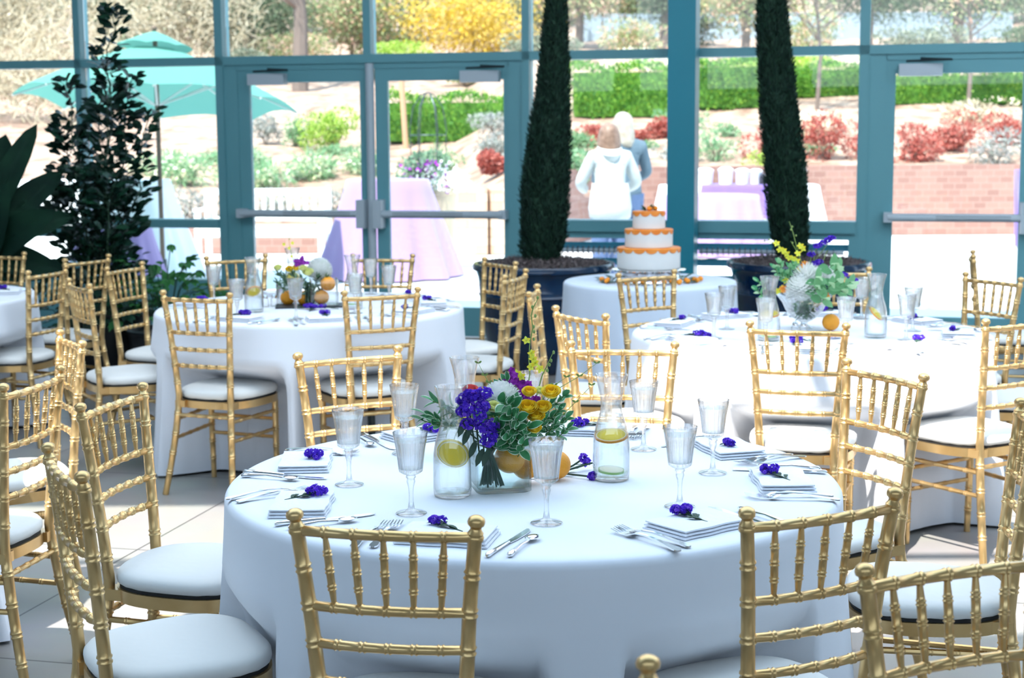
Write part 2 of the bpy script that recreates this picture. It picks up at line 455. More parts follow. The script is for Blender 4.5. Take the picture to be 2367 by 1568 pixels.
# door frames
wbox('door_jamb', -2.335, -2.222, 0, 2.125, .02); wbox('door_jamb', -.028, .088, 0, 2.125, .02); wbox('door_jamb', 2.646, 2.773, 0, 2.125, .02); wbox('door_jamb', 3.79, 3.88, 0, 2.125, .02)
wbox('door_head', -2.235, -.015, 2.082, 2.125, .02); wbox('door_head', 2.76, 3.79, 2.082, 2.125, .02)
MB().tube([(-1.117, .0, 0), (-1.117, .0, 2.12)], .034, 12).build('astragal_post', M['alu'], wall)
# panes
def window(n, s0, s1, z0, z1):
    o = MB().bb(s0, s1, .085, .093, z0, z1).build('window_%d' % n, M['pane'], smooth=False); tag(wall_obj(o), kind='structure')
wins = []
edges = [(-9, -7.3), (-7.24, -6.05), (-5.99, -4.84), (-4.78, -3.623), (-3.566, -2.40), (-2.335, -1.166), (-1.107, .088), (.145, 1.31), (1.36, 2.574), (2.646, 3.88), (3.95, 5.15), (5.21, 6.5)]
k = 1
for s0, s1 in edges:
    for z0, z1 in ((2.19, 3.45), (3.52, 4.38)):
        window(k, s0, s1, z0, z1); k += 1
for s0, s1, z0, z1 in ((-7.24, -6.05, .84, 2.125), (-5.99, -4.84, .84, 2.125), (-4.78, -3.623, .84, 2.125), (-4.78, -3.623, .54, .76), (-3.566, -2.40, .905, 2.125), (-3.566, -2.40, .42, .84), (.145, 1.31, .925, 2.125), (1.36, 2.574, .925, 2.125), (3.95, 5.15, .925, 2.125), (5.21, 6.5, .925, 2.125)):
    window(k, s0, s1, z0, z1); k += 1
# doors
def door(n, s0, s1, g0, g1, hinge_left):
    d = bpy.data.objects.new('door_%d' % n, None); COL.objects.link(d); tag(wall_obj(d), kind='structure')
    z0, z1, gz0, gz1 = .01, 2.085, .235, 1.985
    b = MB().bb(s0, g0, .03, .075, z0, z1).bb(g1, s1, .03, .075, z0, z1).bb(g0, g1, .03, .075, z0, gz0).bb(g0, g1, .03, .075, gz1, z1)
    b.build('door_leaf', M['teal'], d, smooth=False)
    MB().bb(g0, g1, .05, .056, gz0, gz1).build('door_pane', M['pane'], d, smooth=False)
    # crash bar
    bar = MB(); bz = .962
    bar.tube([(s0 + .03, -.055, bz), (s1 - .03, -.055, bz)], .030, 10)
    bar.build('push_bar', M['alu'], d)
    ex = s1 if hinge_left else s0; sg = -1 if hinge_left else 1
    MB().bb(min(ex, ex + sg * .07), max(ex, ex + sg * .07), -.09, .03, bz - .11, bz + .11).build('latch_case', M['alu'], d, smooth=False)
    hx = s0 if hinge_left else s1
    MB().bb(min(hx + sg * -.0, hx - sg * .06), max(hx + sg * -.0, hx - sg * .06), -.075, .03, bz - .035, bz + .035).build('bar_bracket', M['alu'], d, smooth=False)
    MB().bb(*( (g0 + .30, g1 - .06) if hinge_left else (g0 + .06, g1 - .30)), -.083, -.06, bz - .012, bz + .012).build('touch_pad', M['pad'], d, smooth=False)
    # closer
    c0 = g0 + .02 if hinge_left else g1 - .32
    MB().bb(c0, c0 + .30, -.06, .03, 1.965, 2.052).build('closer_body', M['alu'], d, smooth=False)
    a = MB(); a.tube([(c0 + .05, -.05, 2.07), (c0 + .36, -.12, 2.075)], .009, 6); a.tube([(c0 + .36, -.12, 2.075), (c0 + .15, .0, 2.09)], .009, 6); a.build('closer_arm', M['darkmetal'], d)
door(1, -2.225, -1.15, -2.125, -1.21, True)
door(2, -1.085, -.025, -.985, -.061, False)
door(3, 2.77, 3.78, 2.832, 3.705, True)
# free-standing column in front of the glass
o = MB().bb(1.235, 1.435, -.30, -.05, 0, 4.45).build('column', M['tealdark'], smooth=False); tag(wall_obj(o), kind='structure')
# louvre vents under the sills, with finned heater pipes in front
def vent(s0, s1, label):
    t = thing('louvre_vent', label, 'vent', wp((s0 + s1) / 2, 0), WR)
    w = (s1 - s0) / 2
    f = MB().bb(-w, w, .0, .1, .79, .84).bb(-w, w, .0, .1, .26, .30).bb(-w, -w + .05, .0, .1, .30, .79).bb(w - .05, w, .0, .1, .30, .79).build('vent_frame', M['teal'], t, smooth=False)
    for z in (.40, .52, .64, .76):
        b = MB(); q = Matrix.Rotation(R(50), 3, 'X'); b.box((0, .05, z - .03), (2 * w - .1, .010, .075), rot=q); b.build('louvre_blade', M['tealdark'], t, smooth=False)
    h = MB().tube([(-w + .08, -.03, .70), (w - .08, -.03, .70)], .016, 8)
    h.build('heater_pipe', M['alu'], t)
    n = int((2 * w - .2) / .04)
    fb = MB()
    for i in range(n): fb.bb(-w + .1 + i * .04, -w + .104 + i * .04, -.06, .0, .67, .73)
    fb.build('heater_fins', M['darkmetal'], t, smooth=False)
vent(.145, 1.31, 'teal louvre vent below the sill behind the white cake')
vent(1.36, 2.574, 'teal louvre vent below the sill right of the steel column')

# unseen roof screens, added to shape the light, around an open sun strip
def roofpart(n, x0, x1, y0, y1, m='diffuser'):
    o = MB().bb(x0, x1, y0, y1, 4.52, 4.53).build('added_roof_screen_%d' % n, M[m], smooth=False); tag(o, kind='structure')
roofpart(1, -9, 9, -5, 2.38, 'wallpaint')  # opaque slab placed to keep sun off the front table
roofpart(2, -4.2, 9, 4.35, 8.3)
roofpart(3, -9, -4.2, 4.35, 8.3, 'wallpaint')  # opaque here to darken the left corner
o = MB().prism([(-10, 8.3), (9, 8.3), (9, 12 - .24 * 9 + .02), (-10, 12 + .24 * 10 + .02)], 4.52, 4.53).build('added_roof_panel', M['wallpaint'], smooth=False); tag(o, kind='structure')  # unseen slab, added to darken the back of the hall
rb = MB()
for x in (-6, -4.8, -3.6, -2.4, -1.2, 0, 1.2, 2.4, 3.6, 4.8, 6): rb.bb(x - .03, x + .03, -5, 12.6, 4.40, 4.5)
rb.bb(-9, 9, 2.40, 2.47, 4.38, 4.5); rb.bb(-9, 9, 4.33, 4.40, 4.38, 4.5); rb.bb(-9, 9, 3.38, 3.42, 4.42, 4.5)
o = rb.build('ceiling_rafters', M['teal'], smooth=False); tag(o, kind='structure')
o = MB().bb(-7.7, -7.5, -4.2, 13.6, 0, 4.5).build('added_wall_left', M['wallpaint'], smooth=False); tag(o, kind='structure')  # out of view, added to cut light from the left
o = MB().bb(8.0, 8.2, -4.2, 10.0, 0, 4.5).build('added_wall_right', M['wallpaint'], smooth=False); tag(o, kind='structure')  # out of view, added to cut light from the right
o = MB().bb(-9, 9, -4.2, -4, 0, 2.3).build('added_wall_back', M['wallpaint'], smooth=False); tag(o, kind='structure')  # unseen, kept low: light enters above, chairs reflect dark

# ================================================================== gold bamboo-style chairs
def ringed(p0, p1, r0_, r1_, rings, d=.0022, curve=None, n=9, mb=None, rf=None, hw=.006):
    """turned rod from p0 to p1 with paired rings at the given fractions"""
    L = (Vector(p1) - Vector(p0)).length
    ts = {0.0: 0, 1.0: 0}
    for q in [i / 6 for i in range(1, 6)]: ts.setdefault(round(q, 4), 0)
    for g in rings:
        for off, dd in ((-1.75, 0), (-1.0, 1), (-.25, 0), (.25, 0), (1.0, 1), (1.75, 0)):
            ts[round(g + off * hw / L, 5)] = dd
    pts, rad = [], []
    for t in sorted(ts):
        if t < 0 or t > 1: continue
        p = Vector(p0).lerp(Vector(p1), t)
        if curve: p = p + Vector(curve(t))
        r = rf(t) if rf else r0_ + (r1_ - r0_) * t
        pts.append(p); rad.append(r + d * ts[t])
    mb.tube(pts, rad, n)
    return mb

ZK = [0, .12, .25, .425, .56, .729, .80, .878]
XK = [.1745, .160, .146, .1325, .1405, .1526, .1595, .168]
YK = [-.073, -.048, -.024, .0, -.009, -.0245, -.032, -.040]
def post_pt(z, s):
    # smooth interpolation through the measured bend
    return Vector((s * float(np.interp(z, ZZ, XX)), float(np.interp(z, ZZ, YY)), z))
ZZ = np.linspace(0, .93, 94)
def _sm(K):
    a = np.interp(ZZ, ZK, K); a[ZZ > .878] = K[-1] + (ZZ[ZZ > .878] - .878) * (K[-1] - K[-2]) / (.078)
    for _ in range(4): a[1:-1] = (a[:-2] + 2 * a[1:-1] + a[2:]) / 4
    return a
XX, YY = _sm(XK), _sm(YK)

def make_chair():
    t = thing('chiavari_chair', 'gold chair', 'chair')
    ringz = [.10, .185, .27, .36, .50, .58, .655, .729, .803]
    for s in (-1, 1):
        zs = {z: 0 for z in (0, .04, .14, .22, .31, .40, .44, .54, .62, .69, .77, .84, .868)}
        for g in ringz:
            for off, dd in ((-.0105, 0), (-.006, 1), (-.0015, 0), (.0015, 0), (.006, 1), (.0105, 0)): zs[round(g + off, 5)] = dd
        pts, rad = [], []
        for z in sorted(zs):
            pts.append(post_pt(z, s)); rad.append(.0156 - .0022 * abs(z - .35) / .5 + .0029 * zs[z])
        # finial
        for z, r_ in ((.872, .0165), (.877, .0168), (.880, .0145), (.884, .0155), (.889, .0118), (.893, .0102), (.897, .0120), (.900, .0158), (.906, .0168), (.912, .0150), (.916, .0095), (.918, .003)):
            pts.append(post_pt(z, s)); rad.append(r_)
        MB().tube(pts, rad, 10).build('back_post', M['gold'], t)
    def rail(z, rr, name, rings, bow=.016, n=9):
        a, b = post_pt(z, -1), post_pt(z, 1)
        ringed(a, b, rr, rr, rings, .0022, lambda q: (0, -bow * (1 - (2 * q - 1) ** 2), 0), n, mbx := MB(), hw=.0045)
        mbx.build(name, M['gold'], t)
    five = [i / 6 for i in range(1, 6)]
    rail(.876, .0102, 'top_rail', five); rail(.729, .0096, 'spindle_rail', five)
    rail(.655, .0095, 'back_slat', five); rail(.580, .0095, 'back_slat', five)
    for q in five:
        bow = lambda u, w=.016: -w * (1 - (2 * u - 1) ** 2)
        a = post_pt(.729, -1).lerp(post_pt(.729, 1), q) + Vector((0, bow(q), .006)); b = post_pt(.876, -1).lerp(post_pt(.876, 1), q) + Vector((0, bow(q), -.006))
        m_ = MB(); ringed(a, b, 0, 0, [.25, .5, .75], .0020, None, 8, m_, lambda u: .0050 + .0028 * min(1, min(u, 1 - u) / .28) if u < .5 else .0050 + .0028 * min(1, (1 - u) / .28), hw=.0035)
        m_.build('spindle', M['gold'], t)
    # seat frame and cushion
    def outline(sc, n=40, grow=0):
        pts = []
        for i in range(n):
            a = 2 * PI * i / n; ca, sa = math.cos(a), math.sin(a)
            e = 2 / 2.9
            x = (abs(ca) ** e) * (1 if ca > 0 else -1); y = (abs(sa) ** e) * (1 if sa > 0 else -1)
            hw_ = .196 * (1 + .085 * y) + grow; pts.append((x * hw_ * sc, .187 + y * (.198 + grow) * sc))
        return pts
    f = MB().prism(outline(1), .388, .421)
    f.box((-.125, .02, .4045), (.05, .06, .030)); f.box((.125, .02, .4045), (.05, .06, .030))
    f.build('seat_frame', M['gold'], t)
    MB().prism(outline(.965), .4215, .430).build('cushion_base', M['black_pad'], t)
    c = MB(); lay = [(.447, .955), (.452, .99), (.462, 1.0), (.472, .995), (.482, .95), (.4885, .86), (.494, .68), (.4975, .42), (.499, .15)]
    def cf(a, b):
        p = outline(lay[b][1])[a]; wob = .0016 * math.sin(a * 2.9) if b == 0 else 0
        return (p[0], p[1], lay[b][0] + wob - .017)
    c.grid(cf, 40, len(lay), closeu=True); e = (len(lay) - 1) * 40
    c.f.append(tuple(e + j for j in range(40))); c.m.append(0)
    c.build('seat_cushion', M['cushion'], t, angle=180)
    for s in (-1, 1):
        m_ = MB(); ringed((s * .170, .315, 0), (s * .172, .310, .390), .0125, .0150, [.24, .45, .66, .87], .0029, None, 10, m_); m_.build('leg', M['gold'], t)
    def stretch(a, b, name='stretcher'):
        m_ = MB(); ringed(a, b, .0085, .0085, [.2, .4, .6, .8], .0014, None, 8, m_, hw=.004); m_.build(name, M['gold'], t)
    for s in (-1, 1):
        for z in (.335, .25):
            a = post_pt(z, s); stretch(a, (s * .171, .312, z + .005))
    stretch((-.170, .312, .30), (.170, .312, .30)); stretch((-.170, .313, .215), (.170, .313, .215))
    stretch(post_pt(.355, -1), post_pt(.355, 1))
    return t
chair0 = make_chair()
CH = [
 # x, y (between the back posts), heading, label, group
 (-.227, 2.834, 79.7, 'gold chair in the foreground seen from behind, centred before the near table', 'g1'),
 (.565, 2.925, 115.7, 'gold chair with a square-topped back at the near right edge of the front table', 'g1'),
 (1.048, 4.506, 206.5, 'gold chair on the far right side of the front table, half in sun', 'g1'),
 (-1.029, 4.131, 345.9, 'dull gold chair left of the front table with its cushion turned to the cloth', 'g1'),
 (-.927, 3.327, 27.7, 'dark gold chair nearest the lower left corner, seen edge-on', 'g1'),
 (-.502, 4.916, 297.5, 'rosy gold chair on the far left side of the front table, behind the goblets', 'g1'),
 (.358, 5.058, 262.8, 'bright sunlit gold chair directly behind the front table', 'g1'),
 (1.225, 3.80, 168, 'gold chair cut by the right frame edge, white cushion toward the front table', 'g1'),
 (-1.363, 6.853, 67.9, 'gold chair before the second table with sun patches on its cushion', 'g2'),
 (-.591, 6.909, 114.0, 'gold chair at the right front of the orange-vase table', 'g2'),
 (-2.001, 7.37, 31.1, 'narrow-looking gold chair left of the orange-vase table, wide cushion showing', 'g2'),
 (-2.005, 8.255, 341.8, 'gold chair at the back left of the orange-vase table, before the dark shrub', 'g2'),
 (-1.535, 8.79, 296, 'gold chair behind the orange-vase table in front of the left glass door', 'g2'),
 (-.731, 8.80, 265, 'gold chair behind the orange-vase table in front of the lilac cloth', 'g2'),
 (-.1, 8.397, 209.7, 'gold chair beside the big blue pot, the farther of two', 'g2'),
 (-.022, 7.686, 162.3, 'gold chair beside the big blue pot, the nearer of two', 'g2'),
 (1.038, 5.625, 73.8, 'sunlit gold chair seen from behind, centred before the right table', 'g3'),
 (.684, 7.61, 302.4, 'gold chair in front of the cake table, behind the right table', 'g3'),
 (.3, 6.043, 31.9, 'bright gold chair left of the right table, the nearer of the pair', 'g3'),
 (.136, 6.866, 353, 'gold chair left of the right table seen edge-on, the farther of the pair', 'g3'),
 (1.61, 7.77, 265, 'gold chair behind the right table, mostly hidden by white flowers', 'g3'),
 (2.225, 7.32, 209.6, 'gold chair at the far right of the right table before the bright door', 'g3'),
 (2.34, 6.62, 176, 'chair beyond the right frame edge, only its white cushion in view', 'g3'),
 (1.839, 5.761, 122, 'bright gold chair at the near right of the right table, splayed legs showing', 'g3'),
 (-2.44, 8.09, 163.1, 'gold chair at the left frame edge with a round white cushion', 'g4'),
 (-2.43, 8.84, 151, 'small gold chair back in front of the dark shrub, seen nearly edge-on', 'g4'),
 (-3.03, 9.19, 250, 'gold chair at the far left under the banana leaves', 'g4'),
 (-1.425, 4.48, 169, 'gold chair cut by the left frame edge, cushion toward the left', 'g6'),
 (-1.558, 5.335, 207.9, 'bright sunlit gold chair on the left, seen edge-on', 'g6'),
 (2.60, 8.66, 344, 'gold chair seen edge-on before the bright right door', 'g7'),
 (.735, 2.455, 292, 'gold chair in the lower right corner facing away from the front table', 'g8'),
 (.10, 1.84, 320, 'gold chair at the bottom edge with only a finial in view', 'g8'),
]
GN = {'g1': 'chairs around the front table', 'g2': 'chairs around the orange-vase table', 'g3': 'chairs around the right table', 'g4': 'chairs at the far left table', 'g6': 'chairs at the left edge table', 'g7': 'chairs before the right door', 'g8': 'chairs of the table nearest the camera'}
for x, y, h, lab, g in CH:
    place(chair0, (x, y, 0), R(h - 90), lab, GN[g])

# ================================================================== tables and cloths
TZ = .755
def cloth(name, label, cx, cy_, r, seed, m='cloth', flare=.07, amp=.035, k=(9, 14, 5), n=264, group=None, z1=TZ, zb=.006, rows=32):
    rs = random.Random(seed); ph = [rs.uniform(0, 6.28) for _ in k]; am = [rs.uniform(.6, 1) for _ in k]; tot = sum(am)
    def fold(a):
        v = sum(am[i] * math.sin(k[i] * a + ph[i] + .5 * math.sin(2 * a + ph[0])) for i in range(len(k))) / tot
        return v + .35 * v * abs(v)
    prof = [(0.02, 0), (.35, 0), (.7, 0), (.9, 0), (.97, 0)]
    rr = .022
    # where a chair is pushed in, the hanging cloth is pressed inward by its seat
    lim = np.full(n, 9.0)
    for hx, hy, hd, *_r in CH:
        if math.hypot(hx - cx, hy - cy_) > r + .75: continue
        ca, sa = math.cos(R(hd)), math.sin(R(hd))
        for i in range(n):
            th = 2 * PI * i / n
            for rad_ in np.arange(.25, r + .35, .01):
                px_, py_ = cx + rad_ * math.cos(th) - hx, cy_ + rad_ * math.sin(th) - hy
                fy = px_ * ca + py_ * sa; fx = px_ * sa - py_ * ca
                if abs(fx) < .218 and -.12 < fy < .405: lim[i] = min(lim[i], rad_ - .012); break
    raw = lim.copy()
    for _ in range(10):
        lim = np.minimum(raw, (np.roll(lim, 1) + np.roll(lim, -1)) / 2 * .5 + lim * .5 if _ else lim)
    big = np.minimum(raw, r + .16)
    for _ in range(8):
        big = np.minimum(raw, (np.roll(big, 1) + 2 * big + np.roll(big, -1)) / 4)
    lim = big
    def fn(a, b):
        th = 2 * PI * a / n
        if b < 5: R_ = prof[b][0] * (r - rr); z = z1
        elif b < 9:
            q = (b - 4) / 4 * PI / 2; R_ = r - rr + rr * math.sin(q); z = z1 - rr * (1 - math.cos(q))
        else:
            t = (b - 8) / (rows - 9); t1 = min(1, t)
            z = (z1 - rr) * (1 - t1) + zb * t1 + (.010 * abs(math.sin(5 * th + ph[0])) if t1 == 1 else 0)
            R_ = r + flare * t1 ** 1.2 + amp * fold(th) * (t1 ** 1.15)
            if lim[a] < r + .12:
                w = min(1, max(0, (.58 - z) / .16)); w = w * w * (3 - 2 * w)
                R_ = min(R_, lim[a] * w + R_ * (1 - w))
        return (R_ * math.cos(th), R_ * math.sin(th), z)
    b = MB().grid(fn, n, rows, closeu=True)
    c0 = len(b.v); b.v.append((0, 0, z1))
    for a in range(n): b.f.append((c0, a, (a + 1) % n)); b.m.append(0)
    o = b.build(name, M[m], angle=180, loc=(cx, cy_, 0)); tag(o, label, 'tablecloth', group)
    return o
def table(label, cx, cy_, r, h, group=None):
    t = thing('round_table', label, 'table', (cx, cy_, 0), 0, group)
    MB().lathe([(r - .03, h - .03), (r - .022, h - .028), (r - .022, h - .006), (r - .03, h - .004)], 48).build('tabletop', M['teak'], t)
    for a in (45, 135, 225, 315):
        MB().tube([(math.cos(R(a)) * r * .6, math.sin(R(a)) * r * .6, 0), (math.cos(R(a)) * r * .6, math.sin(R(a)) * r * .6, h - .03)], .018, 8).build('leg', M['darkmetal'], t)
T1 = (.049, 3.783); T2 = (-.985, 7.619); T3 = (1.254, 6.54); T4 = (-3.28, 8.22); T5 = (.783, 8.858); T6 = (-2.44, 4.86)
for (cx, cy_), r, lab, cl, sd, kw in (
    (T1, .749, 'round table in the foreground hidden under a white cloth', 'white floor-length cloth on the foreground table', 3, dict(amp=.018, k=(6, 11, 17), flare=.05)),
    (T2, .749, 'round table with the orange-filled vase, under a white cloth', 'white cloth on the table with the orange-filled vase', 5, dict(amp=.04, flare=.09)),
    (T3, .749, 'round table with the white dahlias, under a white cloth', 'white cloth on the right table, blazing in the sun', 7, dict(amp=.035, flare=.07)),
    (T4, .749, 'round table at the left frame edge under a white cloth', 'white cloth on the table at the left frame edge', 9, dict(amp=.03, flare=.07)),
    (T6, .74, 'round table beyond the left frame edge under a white cloth', 'white cloth whose hem reaches in at the left frame edge', 12, dict(amp=.04, flare=.11)),
    (T5, .49, 'small round cake table under a pale blue cloth', 'pale blue pleated cloth on the cake table', 11, dict(m='cakecloth', amp=.030, k=(17, 23, 11), flare=.05))):
    table(lab, cx, cy_, r, TZ - .002)
    cloth('tablecloth', cl, cx, cy_, r, sd, **kw)

# ================================================================== tableware
def GZ(r_ring, ang, T): return (T[0] + r_ring * math.cos(R(ang)), T[1] + r_ring * math.sin(R(ang)))
TT = TZ + .001
def make_goblet():
    t = thing('water_goblet', 'goblet', 'glass')
    rib = lambda a, k, r, z: 1 - (.075 * abs(math.cos(9 * a)) ** 3 if .100 < z < .158 and k < 20 else 0)
    prof = [(1e-4, 0), (.034, 0), (.0352, .0012), (.034, .0028), (.016, .0065), (.0075, .012), (.0052, .03), (.0050, .045), (.0062, .060), (.0098, .074), (.0085, .080), (.0115, .084), (.0100, .088),
            (.020, .0925), (.0262, .097), (.0275, .103), (.0300, .125), (.0325, .145), (.0345, .157), (.0365, .168), (.0392, .1855), (.0384, .1862), (.0354, .168), (.0332, .156), (.0300, .135), (.0268, .110), (.0245, .103), (1e-4, .100)]
    g = MB().shell(prof, 144, mod=rib); g.build('goblet_bowl', M['crystal'], t, angle=60)
    w = MB().lathe([(1e-4, .1008), (.0242, .1036), (.0262, .110), (.0294, .135), (.0326, .156), (.0346, .166), (.0346, .1662), (1e-4, .1664)], 40)
    w.build('water', M['icewater'], t)
    return t
gob0 = make_goblet()
def make_carafe(kind):
    t = thing('carafe', 'carafe', 'carafe')
    out = [(1e-4, 0), (.040, 0), (.0440, .004), (.0450, .02), (.0448, .08), (.0435, .105), (.0385, .132), (.0310, .155), (.0268, .172), (.0258, .188), (.0275, .208), (.0330, .235), (.0385, .254), (.0395, .258), (.0390, .2605), (.0372, .2595),
           (.0312, .235), (.0255, .208), (.0238, .188), (.0247, .172), (.0290, .154), (.0365, .131), (.0415, .104), (.0428, .08), (.0430, .02), (.040, .011), (1e-4, .009)]
    MB().shell(out, 48).build('carafe_body', M['glass'], t, angle=60)
    lv = {0: .180, 1: .188, 2: .182}[kind]
    pr = [(1e-4, .0095), (.0395, .0115), (.0424, .02), (.0423, .08), (.0410, .104), (.0360, .131), (.0285, .154), (.0242, .172), (.0234, lv), (1e-4, lv + .0004)]
    MB().lathe(pr, 36).build('water', M['water'], t)
    def citrus(c, rr, tilt, az, mf, mp, nm):
        q = (Matrix.Rotation(az, 3, 'Z') @ Matrix.Rotation(tilt, 3, 'X'))
        b = MB(); n = 28
        for z, rads in ((-.003, 1), (.003, 1)):
            pass
        lay = [(0.0, -.003, 1), (.86, -.003, 1), (.93, -.003, 2), (1.0, -.0025, 2), (1.0, .0025, 2), (.93, .003, 2), (.86, .003, 1), (0.0, .003, 1)]
        def cf(a, k):
            th = 2 * PI * a / n; f, z, _m = lay[k]; f = max(f, .01)
            p = q @ Vector((rr * f * math.cos(th), rr * f * math.sin(th), z)); return (c[0] + p.x, c[1] + p.y, c[2] + p.z)
        for k in range(len(lay) - 1):
            i0 = len(b.v); b.v += [cf(a, k) for a in range(n)] + [cf(a, k + 1) for a in range(n)]
            for a in range(n): b.f.append((i0 + a, i0 + (a + 1) % n, i0 + n + (a + 1) % n, i0 + n + a)); b.m.append(0 if k in (0, 6) else (1 if k in (1, 5) else 2))
        b.build(nm, [mf, M['pith'], mp], t)
    if kind == 0: citrus((.0, -.004, .100), .039, R(66), R(16), M['lemon'], M['lemon'], 'lemon_slice')
    if kind == 1:
        citrus((0, 0, .108), .0405, R(14), R(-15), M['lemon'], M['orange'], 'orange_slice'); citrus((0, 0, .022), .032, R(6), R(30), M['pith'], M['limepeel'], 'lime_slice')
    if kind == 2: citrus((0, 0, .098), .034, R(48), R(60), M['lemon'], M['orange'], 'orange_slice')
    return t
car0, car1, car2 = make_carafe(0), make_carafe(1), make_carafe(2)

def make_napkin(w=.20, d=.13, h=.021):
    b = MB(); n = 24
    for k in range(3):
        z0 = .001 + k * h / 3; ins = .003 * k
        def fn(a, v, z0=z0, ins=ins):
            x = (a / 11 - .5) * (w - ins * 2); y = (v / 7 - .5) * (d - ins)
            e = min(a, 11 - a, v, 7 - v)
            return (x, y + .002 * math.sin(7 * x * 9), z0 + (h / 3 - .0006) * (1 if e > 0 else .55) + .0012 * math.sin(31 * x + k) * math.cos(22 * y))
        i0 = len(b.v); b.grid(fn, 12, 8)
        def fb(a, v, z0=z0, ins=ins):
            x = (a / 11 - .5) * (w - ins * 2); y = (v / 7 - .5) * (d - ins); return (x, y + .002 * math.sin(7 * x * 9), z0)
        j0 = len(b.v); b.grid(fb, 12, 8)
        rim = [a for a in range(12)] + [v * 12 + 11 for v in range(1, 8)] + [7 * 12 + a for a in range(10, -1, -1)] + [v * 12 for v in range(6, 0, -1)]
        for q in range(len(rim)):
            r_ = (q + 1) % len(rim); b.f.append((i0 + rim[q], j0 + rim[q], j0 + rim[r_], i0 + rim[r_])); b.m.append(0)
    o = b.build('folded_napkin', M['napkin'], angle=60); tag(o, 'napkin', 'napkin'); return o
nap0 = make_napkin()

def make_fork():
    t = thing('fork', 'fork', 'fork')
    h = MB(); pts = [(0, -.10, .004), (0, -.06, .006), (0, -.02, .010), (0, .02, .012), (0, .045, .008)]
    def strip(b, path, th=.0011):
        """flat bent bar: path of (y, z, half width)"""
        i0 = len(b.v)
        for y, z, w in path: b.v += [(-w, y, z + th), (w, y, z + th), (w, y, z - th), (-w, y, z - th)]
        for k in range(len(path) - 1):
            for j in range(4):
                a = i0 + k * 4 + j; c = i0 + k * 4 + (j + 1) % 4; b.f.append((a, c, c + 4, a + 4)); b.m.append(0)
        b.f.append((i0, i0 + 3, i0 + 2, i0 + 1)); b.m.append(0); e = i0 + 4 * (len(path) - 1); b.f.append((e, e + 1, e + 2, e + 3)); b.m.append(0)
    strip(h, [(-.105, .0025, .004), (-.100, .003, .0085), (-.090, .004, .0092), (-.07, .006, .0060), (-.04, .010, .0040), (0, .013, .0030), (.03, .011, .0040)], .0015)
    h.build('handle', M['silver'], t)
    g = MB(); strip(g, [(.028, .011, .004), (.036, .009, .0095), (.046, .006, .0125), (.056, .0045, .0125)])
    for x in (-.0108, -.0036, .0036, .0108):
        path = [(.054, .0045, .0016), (.075, .0042, .0015), (.100, .0085, .0009)]
        i0 = len(g.v); strip(g, path, .0009)
        for k in range(i0, len(g.v)): v = g.v[k]; g.v[k] = (v[0] + x, v[1], v[2])
    g.build('tines', M['silver'], t)
    return t
def make_knife():
    t = thing('table_knife', 'knife', 'knife')
    h = MB().tube([(0, -.115, .004), (0, -.110, .0045), (0, -.07, .0045), (0, -.02, .0042), (0, 0, .0035)], [.003, .0058, .0048, .0040, .0036], 8); h.build('handle', M['silver'], t)
    b = MB(); i0 = 0
    P = [(0, .004, .007), (.03, .0075, .0085), (.08, .0085, .0085), (.105, .006, .0075), (.118, -.002, .004)]
    for y, a, c in P: b.v += [(-.0075, y, .0012), (a, y, .0012), (a, y, .0030), (-.0075, y, .0030)]
    for k in range(len(P) - 1):
        for j in range(4): q = k * 4 + j; w = k * 4 + (j + 1) % 4; b.f.append((q, w, w + 4, q + 4)); b.m.append(0)
    b.f.append((3, 2, 1, 0)); e = 4 * (len(P) - 1); b.f.append((e, e + 1, e + 2, e + 3)); b.m += [0, 0]
    b.build('blade', M['silver'], t); return t
def make_spoon():
    t = thing('teaspoon', 'spoon', 'spoon')
    h = MB().tube([(0, -.080, .0035), (0, -.074, .004), (0, -.05, .006), (0, -.01, .009), (0, .035, .006)], [.003, .0068, .0045, .0028, .003], 8); h.build('handle', M['silver'], t)
    b = MB()
    def fn(a, v):
        th = 2 * PI * a / 20; f = [.02, .5, .8, 1.0][v]
        return (.0145 * f * math.cos(th), .055 + .023 * f * math.sin(th) + .001, .0018 + .0062 * f * f)
    b.grid(fn, 20, 4, closeu=True); o = b.build('spoon_bowl', M['silver'], t)
    sm = o.modifiers.new('thick', 'SOLIDIFY'); sm.thickness = .0009
    return t
fork0, knife0, spoon0 = make_fork(), make_knife(), make_spoon()

